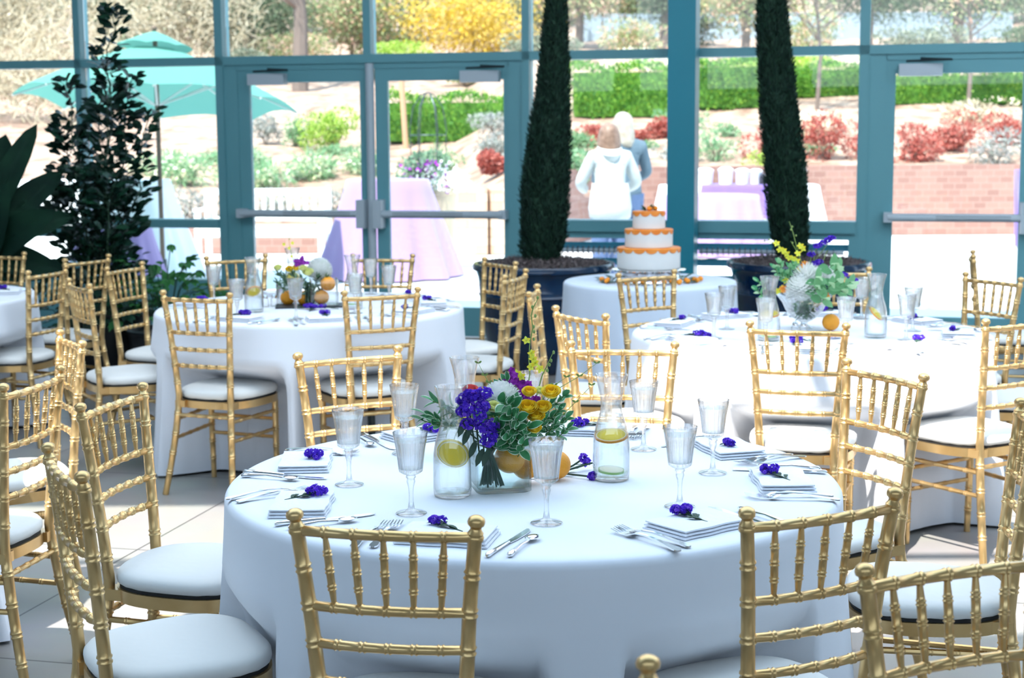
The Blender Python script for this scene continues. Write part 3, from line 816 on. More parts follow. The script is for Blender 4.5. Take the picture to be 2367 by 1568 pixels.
M['statice'] = leafmat('violet_statice_florets', [(.07, .02, .50), (.14, .04, .74), (.34, .14, .85)], .35, .7)
def florets(b, c, rad, n, rs, size=.0042, mi=0):
    """a head of tiny papery cups"""
    for _ in range(n):
        v = Vector((rs.gauss(0, 1), rs.gauss(0, 1), rs.gauss(0, 1))).normalized()
        p = Vector(c) + Vector((v.x * rad[0], v.y * rad[1], v.z * rad[2])) * rs.uniform(.6, 1)
        x, y, d = frame_from(v + Vector((0, 0, .4))); i0 = len(b.v); s_ = size * rs.uniform(.7, 1.2)
        b.v.append(tuple(p))
        for j in range(5): a = 2 * PI * j / 5; q = p + (x * math.cos(a) + y * math.sin(a)) * s_ + d * s_ * .9; b.v.append(tuple(q))
        for j in range(5): b.f.append((i0, i0 + 1 + j, i0 + 1 + (j + 1) % 5)); b.m.append(mi)
def make_sprig(seed, two=True):
    rs = random.Random(seed); t = thing('statice_sprig', 'sprig', 'flower')
    b = MB(); f = MB()
    b.tube([(-.055, 0, .004), (-.02, .002, .007), (.012, 0, .014)], [.0018, .0018, .0013], 6)
    for k in range(9):
        a = rs.uniform(-1.1, 1.1); b.leaf((-.038 + .007 * k, 0, .007), (1, a, .35), .030, .011, (0, 0, 1), .2)
    heads = [(.010, .0, .016), (.028, .012, .017), (.024, -.013, .018), (.040, .002, .015)] if two else [(.016, 0, .016), (.030, .006, .015)]
    for h in heads:
        b.tube([(-.01, 0, .008), h], .0013, 5); florets(f, h, (.012, .010, .008), 40, rs)
    b.build('sprig_stem', M['stemdark'], t); f.build('florets', M['statice'], t, smooth=False); return t
sprigs = [make_sprig(1), make_sprig(2), make_sprig(5, False)]

def setting(T, ang, nr, where, grp, gob=None, gr=.45, first=None, full=True, spr=0, na=None, forks=True, knife=True):
    """one place: napkin with its violet sprig, two forks left of it, knife and spoon right of it"""
    a = R(ang); out = Vector((math.cos(a), math.sin(a), 0)); side = Vector((-math.sin(a), math.cos(a), 0))   # side = diner's right hand seen from outside
    C_ = Vector((T[0], T[1], 0)); rz = a + PI / 2
    p = C_ + out * nr; z = TT
    place(nap0, (p.x, p.y, z), rz + (na if na is not None else 0), 'folded white napkin ' + where, grp + ' napkins')
    q = p - out * .015 - side * .01
    place(sprigs[spr], (q.x, q.y, z + .017), a + 2.2 + spr, 'violet statice sprig on the napkin ' + where, grp + ' napkin sprigs')
    if forks:
        for i, nm in ((0, 'inner'), (1, 'outer')):
            q = C_ + out * (nr + .01 + .012 * i) - side * (.135 + .028 * i)
            place(fork0, (q.x, q.y, z), rz + (.12 - .1 * i), '%s silver fork %s' % (nm, where), grp + ' forks')
    if knife:
        q = C_ + out * nr + side * .135; place(knife0, (q.x, q.y, z), rz - .08, 'silver table knife %s' % where, grp + ' knives')
        q = C_ + out * (nr + .02) + side * .172; place(spoon0, (q.x, q.y, z), rz - .05, 'silver teaspoon %s' % where, grp + ' spoons')
    if gob is not None:
        g = GZ(gr, gob, T); place(gob0, (g[0], g[1], z), a, 'cut glass water goblet ' + where, grp + ' goblets')

S1 = [(164, 'at the far left of the front table', 188, 0), (209, 'at the near left of the front table', 232, 1), (252, 'before the centred foreground chair', 273, 2), (305, 'at the near right of the front table', 317, 1),
      (352, 'beside the right-hand rim of the front table', 5, 0), (30, 'at the far right of the front table', 48, 2), (75, 'behind the clear carafe on the front table', 90, 0), (120, 'behind the lemon carafe on the front table', 138, 1)]
for i, (an, wh, gb, sp_) in enumerate(S1):
    setting(T1, an, .605, wh, 'front table', gb, .45 if gb != 90 else .50, spr=sp_, na=[.35, -.5, .1, .05, .15, -.25, 0, .1][i])
S2 = [(170, 'at the left end of the orange-vase table', 159, 1, .54), (245, 'before the left near chair of the orange-vase table', 244, 0, .60), (285, 'at the front of the orange-vase table', 270, 1, .51), (330, 'before the right near chair of the orange-vase table', 310, 2, .39),
      (5, 'at the right end of the orange-vase table', 20, 0, .40), (41, 'at the far right of the orange-vase table', 66, 2, .61), (111, 'at the far left of the orange-vase table', None, 0, .5)]
for an, wh, gb, sp_, gr_ in S2: setting(T2, an, .60, wh, 'orange-vase table', gb, gr_, spr=sp_)
S3 = [(208, 'at the near left of the dahlia table', 204, 0, .47), (155, 'at the left end of the dahlia table', 164, 2, .35), (118, 'at the far left of the dahlia table', None, 1, .45), (255, 'before the centred chair of the dahlia table', 238, 1, .48), (305, 'at the near right of the dahlia table', 280, 0, .39),
      (346, 'at the right end of the dahlia table', 319, 2, .44), (29, 'at the far right of the dahlia table', 359, 1, .43), (73, 'behind the dahlia bowl', 54, 0, .53)]
for an, wh, gb, sp_, gr_ in S3: setting(T3, an, .60, wh, 'dahlia table', gb, gr_, spr=sp_)
setting(T4, 12, .60, 'on the left edge table', 'left table', None, spr=0, forks=False)

for pr, (x, y), lab in ((car0, (-.142, 3.60), 'glass carafe with a lemon slice, left of the square vase'), (car1, (.241, 3.765), 'glass carafe with an orange and a lime slice, right of the square vase'), (car2, (-.125, 4.07), 'glass carafe behind the lemon carafe on the front table'),
        (car2, (-1.224, 7.40), 'glass carafe with a diagonal orange slice, left on the orange-vase table'), (car1, (-.764, 7.51), 'glass carafe behind a goblet, right on the orange-vase table'), (car0, (-1.12, 8.0), 'glass carafe standing behind the flowers of the orange-vase table'),
        (car2, (1.485, 6.35), 'glass carafe with a slanted lemon slice, right of the dahlia bowl'), (car1, (1.036, 6.27), 'glass carafe with orange slices, left of the dahlia bowl')):
    place(pr, (x, y, TT), {True: 0}.get(x > 0, 2.6), lab, 'water carafes')

# oranges
def make_orange(r=.037):
    t = thing('orange', 'orange', 'fruit')
    b = MB(); prof = [(max(1e-4, r * math.sin(PI * k / 16)), r - r * .96 * math.cos(PI * k / 16)) for k in range(17)]
    prof[-1] = (1e-4, r * 1.93)
    b.lathe(prof, 28); b.build('peel', M['orange'], t); MB().ball((0, 0, r * 1.93), .003, 6, 4).build('stem_button', M['stemdark'], t); return t
or0 = make_orange()
VZ = TT + .010
for x, y, z, lab in ((-.008, 3.672, TT + .036, 'orange inside the square vase on the front table'), (.032, 3.722, VZ, 'second orange at the back of the square vase on the front table'), (.105, 3.762, TT, 'orange on the cloth behind the nearest goblet'),
        (-1.103, 7.68, TT, 'left orange lying on the black tray'), (-1.02, 7.665, TT, 'right orange lying on the black tray'), (-.895, 7.605, TT + .075, 'upper orange in the glass vase of the second table'), (-.927, 7.600, VZ, 'lower orange in the glass vase of the second table'),
        (1.345, 6.56, TT, 'orange beside the foot of the dahlia bowl')):
    place(or0, (x, y, z), x * 9, lab, 'oranges on the tables')

# ================================================================== flower arrangements
M['rose'] = leafmat('yellow_rose', [(1.0, .60, .01), (1.0, .78, .05), (1.0, .90, .20)], .35, .6)
M['paleyellow'] = leafmat('pale_yellow_rose', [(.90, .92, .36), (.95, .95, .60)], .35, .6)
M['whitepetal'] = leafmat('white_petals', [(.86, .90, .84), (.94, .95, .92), (.97, .97, .95)], .3, .7)
M['magenta'] = leafmat('purple_stock_petals', [(.16, .006, .22), (.32, .015, .42), (.50, .05, .58)], .2, .7)
M['yellowpetal'] = leafmat('yellow_orchid_petals', [(.90, .62, .02), (.95, .80, .05), (.80, .85, .10)], .3, .6)
M['orangepetal'] = leafmat('orange_petals', [(.90, .22, .03), (.95, .40, .05)], .3, .6)
M['pinkpetal'] = mat('coral_petal', (.90, .18, .16), .6)
M['variegreen'] = mat('variegated_leaf_green', (.035, .20, .07), .5, var=(.07, .30, .11), vscale=40)
M['varicream'] = mat('variegated_leaf_edge', (.66, .76, .60), .6)
M['sage'] = leafmat('grey_green_leaves', [(.10, .20, .12), (.20, .33, .20), (.34, .46, .32)], .3, .7)
M['limeleaf'] = leafmat('fresh_green_leaves', [(.04, .34, .14), (.22, .50, .24), (.48, .68, .42)], .45, .5)

def rose(t, c, r, m, seed, up=(0, -.5, .85), name='rose'):
    b = MB(); rs = random.Random(seed); x, y, d = frame_from(up); c = Vector(c)
    n = 14
    for ring in range(5):
        f = 1 - ring * .2; rr = r * (.28 + .72 * f); hgt = r * (.9 - .16 * ring * 0); cnt = 3 if ring > 2 else 5
        for p_ in range(cnt):
            a0 = 2 * PI * (p_ / cnt) + ring * .7 + rs.uniform(-.2, .2); wid = 2 * PI / cnt * .66
            def fn(a, v):
                u = a / 6 - .5; w = v / 4; an = a0 + u * wid * 2 * (1 - .25 * w * 0)
                rad_ = rr * (.35 + .65 * math.sin(w * PI / 2) ** .8) * (1 + (.12 if ring < 2 else 0) * max(0, w - .7) * 3)
                z = (w * 1.05 - .45) * hgt + ring * r * .07 - (.25 * r * max(0, w - .75) * 4 * .3 if ring < 2 else 0) - abs(u) ** 2 * r * .5 * w
                return c + x * (rad_ * math.cos(an)) + y * (rad_ * math.sin(an)) + d * z
            b.grid(fn, 7, 5)
    b.ball(tuple(c + d * r * .05), r * .34, 10, 6)
    return b.build(name, m, t)
def leafsprig(t, base, tip, n, L, W, name='leaf_sprig', vari=True, m=None, seed=0, stem_r=.0014):
    rs = random.Random(seed); b = MB(); base = Vector(base); tip = Vector(tip); ax = (tip - base); al = ax.normalized(); x, y, _ = frame_from(al)
    mats = [M['variegreen'], M['varicream'], M['stem']] if vari else [m or M['sage'], m or M['sage'], M['stem']]
    b.tube([base, base.lerp(tip, .5) + Vector((0, 0, -.004)), tip], stem_r, 5, 2)
    for k in range(n):
        q = (k + 1) / n; a = k * 2.4 + rs.uniform(-.4, .4); o = x * math.cos(a) + y * math.sin(a)
        d = (o * (1.15 - .8 * q) + al * (.3 + .7 * q)).normalized(); l_ = L * rs.uniform(.75, 1.15)
        b.leaf(base + ax * (.25 + .75 * q), d, l_, W * rs.uniform(.8, 1.15), al if q < .9 else o, .2, 0, 1 if vari else None, 5)
    return b.build(name, mats, t)
def blossom(b, c, r, d, rs, n=5, w=.7, mi=0, cup=.3):
    x, y, dd = frame_from(d); c = Vector(c)
    for j in range(n):
        a = 2 * PI * j / n + rs.uniform(-.2, .2); o = x * math.cos(a) + y * math.sin(a)
        b.leaf(c, o + dd * cup, r, r * w, dd, .2, mi, None, 3, .1)
def pompom(t, c, r, m, n, seed, L, W, name, sy=1.0):
    rs = random.Random(seed); b = MB(); c = Vector(c)
    for k in range(n):
        z = 1 - 1.6 * (k + .5) / n; a = k * 2.39996; s_ = math.sqrt(max(0, 1 - z * z)); v = Vector((s_ * math.cos(a), s_ * math.sin(a), z))
        b.leaf(c + v * (r - L * .75), v + Vector((rs.uniform(-.15, .15), rs.uniform(-.15, .15), .1)), L, W, Vector((0, 0, 1)) + v * .3, -.25, 0, None, 3, .25)
    b.ball(tuple(c), r - L * .6, 10, 7); return b.build(name, m, t, angle=180)
def orchid(t, pts, fl, seed, r=.012, buds=(), name='orchid_stem', m='yellowpetal', pn='orchid_bloom'):
    rs = random.Random(seed); b = MB().tube(pts, [.0016] * (len(pts) - 1) + [.0008], 6)
    for q in buds:
        b.ball(q, .0032, 6, 5, sc=(1, 1, 1.5))
    b.build(name, M['limeleaf'] if False else M['stem2'], t)
    for c in fl:
        f = MB(); blossom(f, c, r, (rs.uniform(-.5, .5), -1, rs.uniform(-.3, .5)), rs); f.ball(c, r * .22, 6, 4); f.build(pn, M[m], t, smooth=False)
M['stem2'] = mat('yellow_green_stem', (.26, .38, .10), .6)

# square vase on the front table
VC = (-.032, 3.675)
def square_vase(cx, cy_, rz, w, h, label, m='smoke', r=.014, name='glass_vase'):
    t = thing(name, label, 'vase', (cx, cy_, TT), rz)
    def ring(hw, z, rc, n=8):
        out = []
        for q, (sx, sy) in enumerate(((1, 1), (-1, 1), (-1, -1), (1, -1))):
            for j in range(n + 1):
                a = q * PI / 2 + j / n * PI / 2; out.append((sx * (hw - rc) + rc * math.cos(a), sy * (hw - rc) + rc * math.sin(a), z))
        return out
    hw = w / 2; b = MB(); rings = [ring(hw - .006, 0, r), ring(hw, .004, r), ring(hw, h - .001, r), ring(hw - .001, h, r), ring(hw - .004, h, r * .8), ring(hw - .004, .012, r * .8), ring(hw - .012, .009, r * .6)]
    K = len(rings[0])
    for rg in rings: b.v += rg
    for k in range(len(rings) - 1):
        for j in range(K): a = k * K + j; c = k * K + (j + 1) % K; b.f.append((a, c, c + K, a + K)); b.m.append(0)
    b.f.append(tuple(range(K - 1, -1, -1))); e = (len(rings) - 1) * K; b.f.append(tuple(e + j for j in range(K))); b.m += [0, 0]
    b.build('vase_body', M[m], t, angle=50)
    MB().prism([(p[0], p[1]) for p in ring(hw - .005, 0, r * .8)], .0125, h * .62).build('water', M['water'], t, angle=50)
    return t
square_vase(VC[0], VC[1], R(12), .132, .142, 'smoky square glass vase of flowers and oranges on the front table')

t = thing('flower_arrangement', 'mixed bouquet of violet statice and yellow roses in the square vase', 'flowers', (0, 0, 0))
rs = random.Random(4)
b = MB()
for k in range(26):
    a = rs.uniform(0, 6.28); q = rs.uniform(.0, .022); q2 = q * 1.9
    b.tube([(-.055 + q2 * math.cos(a), 3.645 + q2 * math.sin(a), TT + .016), (-.057 + q * .5 * math.cos(a), 3.65 + q * .5 * math.sin(a), TT + .09), (-.03 + q * 1.6 * math.cos(a), 3.66 + q * 1.6 * math.sin(a), TT + .17)], .0022, 5)
b.build('stem_bundle', M['stemdark'], t)
MB().lathe([(.0, -.045), (.035, -.03), (.062, .0), (.075, .03), (.05, .055), (0, .06)], 14, (-.03, 3.66, TT + .165)).build('foliage_heart', M['variegreen'], t)
f = MB()
for c in [(-.101, 3.58, .996), (-.089, 3.575, .998), (-.064, 3.58, 1.003), (-.101, 3.57, .974), (-.067, 3.57, .976), (-.075, 3.56, .956), (-.104, 3.575, .932), (-.068, 3.565, .926), (-.048, 3.565, .931), (-.051, 3.555, .908), (-.056, 3.55, .896), (-.112, 3.58, .961), (-.115, 3.60, .985)]:
    florets(f, c, (.016, .014, .012), 60, rs, .0048)
f.build('statice_blooms', M['statice'], t, smooth=False)
b = MB()
for x, z in ((-.1, .93), (-.085, .90), (-.07, .88), (-.11, .95), (-.055, .88), (-.09, .95)):
    b.tube([(x, 3.59, z + .03), (x * .8 - .01, 3.61, z - .05), (-.05, 3.64, TT + .1)], .0022, 5)
    b.leaf((x, 3.585, z - .01), (-.3, -.4, -.7), .045, .016, (0, -1, .2), .1)
b.build('statice_stems', M['stemdark'], t)
f = MB()
for c in [(-.009, 3.69, .99), (.006, 3.68, 1.01), (.016, 3.68, .985), (.024, 3.69, 1.007), (.006, 3.7, 1.024), (.051, 3.67, .969), (.031, 3.66, .962), (-.004, 3.67, .972)]:
    for _ in range(7):
        q = Vector(c) + Vector((rs.gauss(0, .008), rs.gauss(0, .006), rs.gauss(0, .008))); blossom(f, q, .010, (rs.uniform(-.6, .6), -1, rs.uniform(-.2, .7)), rs, 5, .8)
f.build('stock_blooms', M['magenta'], t, smooth=False)
for i, (c, r_) in enumerate([((.039, 3.60, .999), .0125), ((.090, 3.60, .997), .0165), ((.035, 3.585, .963), .0175), ((.071, 3.59, .964), .0145), ((.054, 3.58, .944), .0155), ((.031, 3.59, .950), .011), ((.051, 3.575, .917), .012)]):
    rose(t, c, r_ * 1.30, M['rose'], i)
rose(t, (-.043, 3.59, .965), .018, M['paleyellow'], 20, name='pale_rose'); rose(t, (-.038, 3.59, .938), .016, M['paleyellow'], 21, name='pale_rose'); rose(t, (-.098, 3.64, .995), .018, M['pinkpetal'], 22, name='coral_bloom')
rose(t, (.064, 3.62, .999), .012, M['paleyellow'], 23, name='pale_rose')
pompom(t, (-.028, 3.655, .966), .050, M['whitepetal'], 220, 3, .018, .020, 'hydrangea')
for i, (x, y, z) in enumerate([(-.018, 3.56, .984), (-.002, 3.55, .959), (.013, 3.55, .949), (.001, 3.56, .979), (.013, 3.55, .927), (-.017, 3.56, .905), (.010, 3.56, .903), (.024, 3.555, .888), (.039, 3.56, .929), (-.012, 3.56, .895), (-.03, 3.57, .93)]):
    leafsprig(t, (x * .5, y + .07, z - .045), (x, y, z), 6, .040, .025, seed=i)
for i, (x, y, z) in enumerate([(.120, 3.65, .982), (.127, 3.65, .929), (.130, 3.65, .905), (.090, 3.64, .932), (.100, 3.64, .917), (.075, 3.63, .927), (.090, 3.65, .962), (.110, 3.65, .947), (-.014, 3.69, 1.013), (-.029, 3.68, 1.001)]):
    leafsprig(t, (x * .6, y + .03, z - .05), (x, y, z), 8, .030, .017, seed=30 + i)
for i, (x, y, z) in enumerate([(-.204, 3.65, .939), (-.188, 3.65, .972), (-.179, 3.65, .923), (-.21, 3.65, .925), (-.15, 3.65, .945)]):
    leafsprig(t, (x * .45, y + .02, z - .03), (x, y, z), 8, .040, .018, seed=50 + i)
orchid(t, [(.030, 3.70, .95), (.042, 3.72, 1.025), (.040, 3.72, 1.062), (.043, 3.72, 1.103), (.050, 3.72, 1.135), (.046, 3.72, 1.166), (.051, 3.72, 1.185), (.062, 3.72, 1.206)], [(.055, 3.7, 1.054), (.046, 3.7, 1.078), (.050, 3.7, 1.064), (.034, 3.7, 1.109), (.022, 3.68, 1.025), (.045, 3.7, 1.045)], 1, .011,
       [(.052, 3.715, 1.140), (.056, 3.715, 1.166), (.053, 3.715, 1.128), (.052, 3.715, 1.110), (.062, 3.72, 1.209), (.049, 3.72, 1.187)])
orchid(t, [(.05, 3.68, .95), (.071, 3.7, 1.023), (.081, 3.7, 1.043), (.097, 3.7, 1.078)], [(.066, 3.69, 1.041), (.012, 3.69, 1.03)], 2, .012, [(.089, 3.7, 1.05), (.084, 3.7, 1.036), (.093, 3.7, 1.06), (.099, 3.7, 1.08)])
b = MB()
for pts in ([(.06, 3.66, .94), (.099, 3.7, .986), (.161, 3.7, 1.022), (.202, 3.7, 1.053)], [(.08, 3.66, .91), (.12, 3.7, .928), (.151, 3.7, .959), (.19, 3.7, 1.0)], [(-.02, 3.68, .97), (-.056, 3.7, 1.008), (-.066, 3.7, 1.025), (-.081, 3.7, 1.055)], [(.05, 3.66, .95), (.10, 3.7, 1.0), (.13, 3.7, 1.02)]):
    b.tube(pts, [.0012, .0010, .0008, .0005], 5)
    for q in range(1, len(pts)):
        for s_ in (-1, 1): b.leaf(pts[q], (s_, -.3, .6), .010, .005, (0, -1, 0), .1); b.ball((pts[q][0] + .006 * s_, pts[q][1], pts[q][2] + .004), .0022, 5, 4)
b.build('twigs', M['stem2'], t)

# loose statice branch on the cloth
t = thing('statice_branch', 'branching statice stem lying on the cloth left of the right carafe', 'flower', (0, 0, 0))
b = MB(); f = MB()
for pts in ([(.085, 3.80, TT + .004), (.13, 3.80, TT + .006), (.192, 3.76, TT + .007)], [(.085, 3.80, TT + .004), (.14, 3.84, TT + .007), (.185, 3.87, TT + .016)], [(.10, 3.79, TT + .004), (.15, 3.83, TT + .02), (.172, 3.83, TT + .035)], [(.14, 3.84, TT + .007), (.2, 3.86, TT + .02)]):
    b.tube(pts, .0024, 6)
    for q in range(1, len(pts)): b.leaf(pts[q - 1], (1, .3, .15), .03, .008, (0, 0, 1), .1)
for c in ((.194, 3.758, TT + .009), (.186, 3.872, TT + .02), (.176, 3.83, TT + .040)): f = MB(); florets(f, c, (.009, .009, .009), 50, rs, .004); f.build('florets', M['statice'], t, smooth=False)
b.build('branch_stem', M['stemdark'], t)

# ---- second table: black tray, glass vases, bouquet, shakers
t = thing('square_tray', 'thin black tray under the vase on the second table', 'tray', (-.985, 7.63, TT), R(8)); MB().box((0, 0, .003), (.34, .17, .006)).build('tray_plate', M['potdark'], t, smooth=False)
square_vase(-.918, 7.625, R(10), .135, .135, 'square glass vase holding two oranges on the second table', 'glass')
square_vase(-1.115, 7.72, R(20), .09, .115, 'small glass vase left of the oranges on the second table', 'glass')
t = thing('flower_arrangement', 'bouquet of sage leaves with pale yellow roses and white hydrangea', 'flowers', (0, 0, 0))
for i, (x, y, z) in enumerate([(-1.137, 7.6, .92), (-1.144, 7.6, .882), (-1.106, 7.6, .907), (-1.094, 7.6, .876), (-1.068, 7.6, .926), (-.944, 7.6, .90), (-.92, 7.6, .862), (-.964, 7.59, .85), (-.901, 7.6, .899), (-.983, 7.6, .831), (-.946, 7.6, .818), (-1.02, 7.6, .89), (-1.0, 7.6, .86)]):
    leafsprig(t, (x * .6 - .4, y + .05, z - .07), (x, y, z), 12, .038, .014, vari=False, m=M['sage'], seed=i)
for i, (x, y, z, m_) in enumerate([(-.984, 7.55, .926, 'paleyellow'), (-1.008, 7.56, .945, 'paleyellow'), (-1.046, 7.6, .944, 'rose'), (-1.08, 7.6, .938, 'rose'), (-1.136, 7.6, .945, 'paleyellow')]): rose(t, (x, y, z), .026 if i == 0 else .02, M[m_], 60 + i)
pompom(t, (-.940, 7.65, .93), .062, M['whitepetal'], 200, 9, .02, .02, 'hydrangea')
f = MB()
for c in [(-1.026, 7.6, .981), (-1.042, 7.6, .975), (-1.014, 7.6, .975), (-1.03, 7.6, .965)]:
    for _ in range(6): blossom(f, Vector(c) + Vector((rs.gauss(0, .009), 0, rs.gauss(0, .009))), .013, (0, -1, .3), rs)
f.build('stock_blooms', M['magenta'], t, smooth=False)
orchid(t, [(-1.05, 7.65, .92), (-1.073, 7.65, 1.003), (-1.082, 7.65, 1.04), (-1.086, 7.65, 1.084)], [(-1.068, 7.64, 1.065), (-1.084, 7.64, 1.04), (-1.109, 7.64, 1.059), (-1.072, 7.64, 1.0)], 5, .010, [(-1.084, 7.65, 1.084)])
b = MB()
for k in range(14): a = rs.uniform(0, 6.28); b.tube([(-.985 + .02 * math.cos(a), 7.60 + .02 * math.sin(a), TT + .02), (-.99 + .012 * math.cos(a), 7.61, TT + .12)], .003, 5)
b.build('stem_bundle', M['stemdark'], t)
M['shaker'] = solidglass('shaker_glass', 1.4, .8)
def shaker(x, y, lab):
    t = thing('salt_shaker', lab, 'shaker', (x, y, TT)); MB().lathe([(.017, 0), (.019, .003), (.017, .035), (.012, .042)], 16).build('shaker_body', M['shaker'], t); MB().lathe([(.0125, .040), (.013, .048), (.009, .056), (1e-4, .059)], 16).build('shaker_cap', M['silver'], t)
shaker(-1.205, 7.62, 'left of two silver-capped glass shakers on the second table'); shaker(-1.165, 7.64, 'right of two silver-capped glass shakers on the second table')
for i, (x, y, lab) in enumerate(((-1.0, 7.50, 'violet blossom in front of the oranges'), (-.955, 7.44, 'violet blossom at the tray edge'), (-.886, 7.486, 'violet blossom at the right tray corner'), (-1.241, 7.26, 'violet blossom in front of the left carafe on the second table'))):
    place(sprigs[i % 3], (x, y, TT), 1.5 * i, 'loose ' + lab, 'loose statice on the second table')

# ---- right table: compote bowl with white dahlias
t = thing('compote_bowl', 'footed clear glass bowl of flowers on the right table', 'bowl', (1.25, 6.655, TT))
pr = [(1e-4, 0), (.036, 0), (.038, .003), (.028, .010), (.014, .018), (.013, .026), (.03, .034), (.058, .052), (.080, .080), (.095, .112), (.118, .142), (.121, .146), (.117, .147), (.092, .116), (.076, .084), (.055, .057), (.028, .040), (1e-4, .036)]
MB().shell(pr, 56).build('bowl_body', M['glass'], t, angle=60)
t = thing('flower_arrangement', 'low bouquet of white dahlias and yellow orchids in the footed bowl', 'flowers', (0, 0, 0))
b = MB()
for k in range(130):
    a = rs.uniform(0, 6.28); q = rs.uniform(0, .055); z = TT + rs.uniform(.05, .11); q *= (z - TT - .02) / .075
    b.leaf((1.25 + q * math.cos(a), 6.655 + q * math.sin(a), z), (rs.uniform(-1, 1), rs.uniform(-1, 1), rs.uniform(-.5, .6)), .035, .014)
b.build('stems_in_bowl', M['midleaf'], t)
pompom(t, (1.250, 6.60, .975), .060, M['whitepetal'], 130, 5, .050, .013, 'dahlia'); pompom(t, (1.222, 6.58, .930), .066, M['whitepetal'], 170, 6, .026, .022, 'peony'); pompom(t, (1.262, 6.59, .935), .055, M['whitepetal'], 130, 7, .026, .022, 'peony'); pompom(t, (1.345, 6.62, .965), .05, M['whitepetal'], 90, 8, .05, .014, 'dahlia')
for i, (x, y, z) in enumerate([(1.276, 6.5, .947), (1.331, 6.5, .957), (1.305, 6.5, .90), (1.358, 6.5, .974), (1.40, 6.5, .95), (1.343, 6.52, 1.04), (1.357, 6.5, 1.022), (1.279, 6.5, .985), (1.42, 6.53, .965), (1.38, 6.52, .93)]):
    leafsprig(t, (x * .7 + .38, y + .08, z - .03), (x, y, z), 4, .060, .034, vari=False, m=M['limeleaf'], seed=70 + i)
for i, (x, y, z) in enumerate([(1.116, 6.62, 1.02), (1.144, 6.62, .999), (1.169, 6.62, .992), (1.136, 6.62, 1.041), (1.043, 6.62, .965), (1.035, 6.62, .93), (1.18, 6.62, 1.02), (1.20, 6.63, 1.03)]):
    leafsprig(t, (x * .6 + .48, y + .04, z - .06), (x, y, z), 7, .032, .019, vari=False, m=M['limeleaf'], seed=90 + i)
YF = [(1.139, 6.64, 1.096), (1.167, 6.64, 1.078), (1.178, 6.64, 1.061), (1.213, 6.64, 1.046), (1.216, 6.64, 1.078), (1.226, 6.64, 1.11), (1.237, 6.64, 1.099), (1.252, 6.64, 1.032), (1.225, 6.64, 1.011), (1.162, 6.62, .965), (1.149, 6.62, .93), (1.128, 6.62, .92), (1.124, 6.64, 1.121), (1.155, 6.64, 1.09), (1.195, 6.64, 1.055)]
orchid(t, [(1.232, 6.68, .986), (1.182, 6.68, 1.064), (1.149, 6.68, 1.096), (1.128, 6.68, 1.114), (1.099, 6.68, 1.132), (1.078, 6.68, 1.130)], YF[:4] + YF[9:15], 7, .016, [(1.08, 6.68, 1.13), (1.1, 6.68, 1.135)])
orchid(t, [(1.239, 6.68, 1.036), (1.220, 6.68, 1.092), (1.201, 6.68, 1.163), (1.183, 6.68, 1.213)], YF[4:9], 8, .016, [(1.212, 6.67, 1.152), (1.195, 6.67, 1.19), (1.19, 6.67, 1.178)])
orchid(t, [(1.238, 6.68, 1.043), (1.209, 6.68, 1.10), (1.191, 6.68, 1.128)], [], 9, .01, [(1.20, 6.68, 1.12)])
f = MB()
for c in [(1.238, 6.6, 1.032), (1.318, 6.54, .904), (1.15, 6.6, .93)]:
    f = MB(); blossom(f, c, .020, (0, -1, .3), rs, 9, .5); f.build('orange_bloom', M['orangepetal'], t, smooth=False)
b = MB(); f = MB()
for pts in ([(1.27, 6.66, .98), (1.301, 6.66, 1.058), (1.339, 6.66, 1.107), (1.363, 6.66, 1.142)], [(1.28, 6.66, .98), (1.29, 6.66, 1.07), (1.301, 6.66, 1.108)], [(1.27, 6.66, .97), (1.275, 6.66, 1.07)], [(1.33, 6.6, .95), (1.402, 6.6, .985)], [(1.36, 6.6, .94), (1.44, 6.6, .967)], [(1.30, 6.66, .98), (1.33, 6.66, 1.05), (1.345, 6.66, 1.09)]): b.tube(pts, .0016, 5)
for c in [(1.301, 6.66, 1.108), (1.325, 6.66, 1.121), (1.346, 6.66, 1.132), (1.363, 6.66, 1.142), (1.295, 6.66, 1.033), (1.402, 6.6, .99), (1.448, 6.6, .965), (1.434, 6.6, .972), (1.277, 6.66, 1.072), (1.31, 6.66, 1.04)]: florets(f, c, (.016, .012, .007), 50, rs, .005)
b.build('statice_stems', M['stem2'], t); f.build('statice_blooms', M['statice'], t, smooth=False)
for i, (x, y, lab) in enumerate(((1.161, 6.22, 'violet statice lying in front of the footed bowl'), (1.33, 6.33, 'leafy violet statice lying by the orange on the right table'), (.79, 6.37, 'violet statice lying at the left rim of the right table'))):
    place(sprigs[i % 3], (x, y, TT), 1.2 * i + 2.5, lab, 'loose statice on the right table')
shaker(1.17, 6.42, 'left of two shakers half hidden before the footed bowl'); shaker(1.20, 6.40, 'right of two shakers half hidden before the footed bowl')

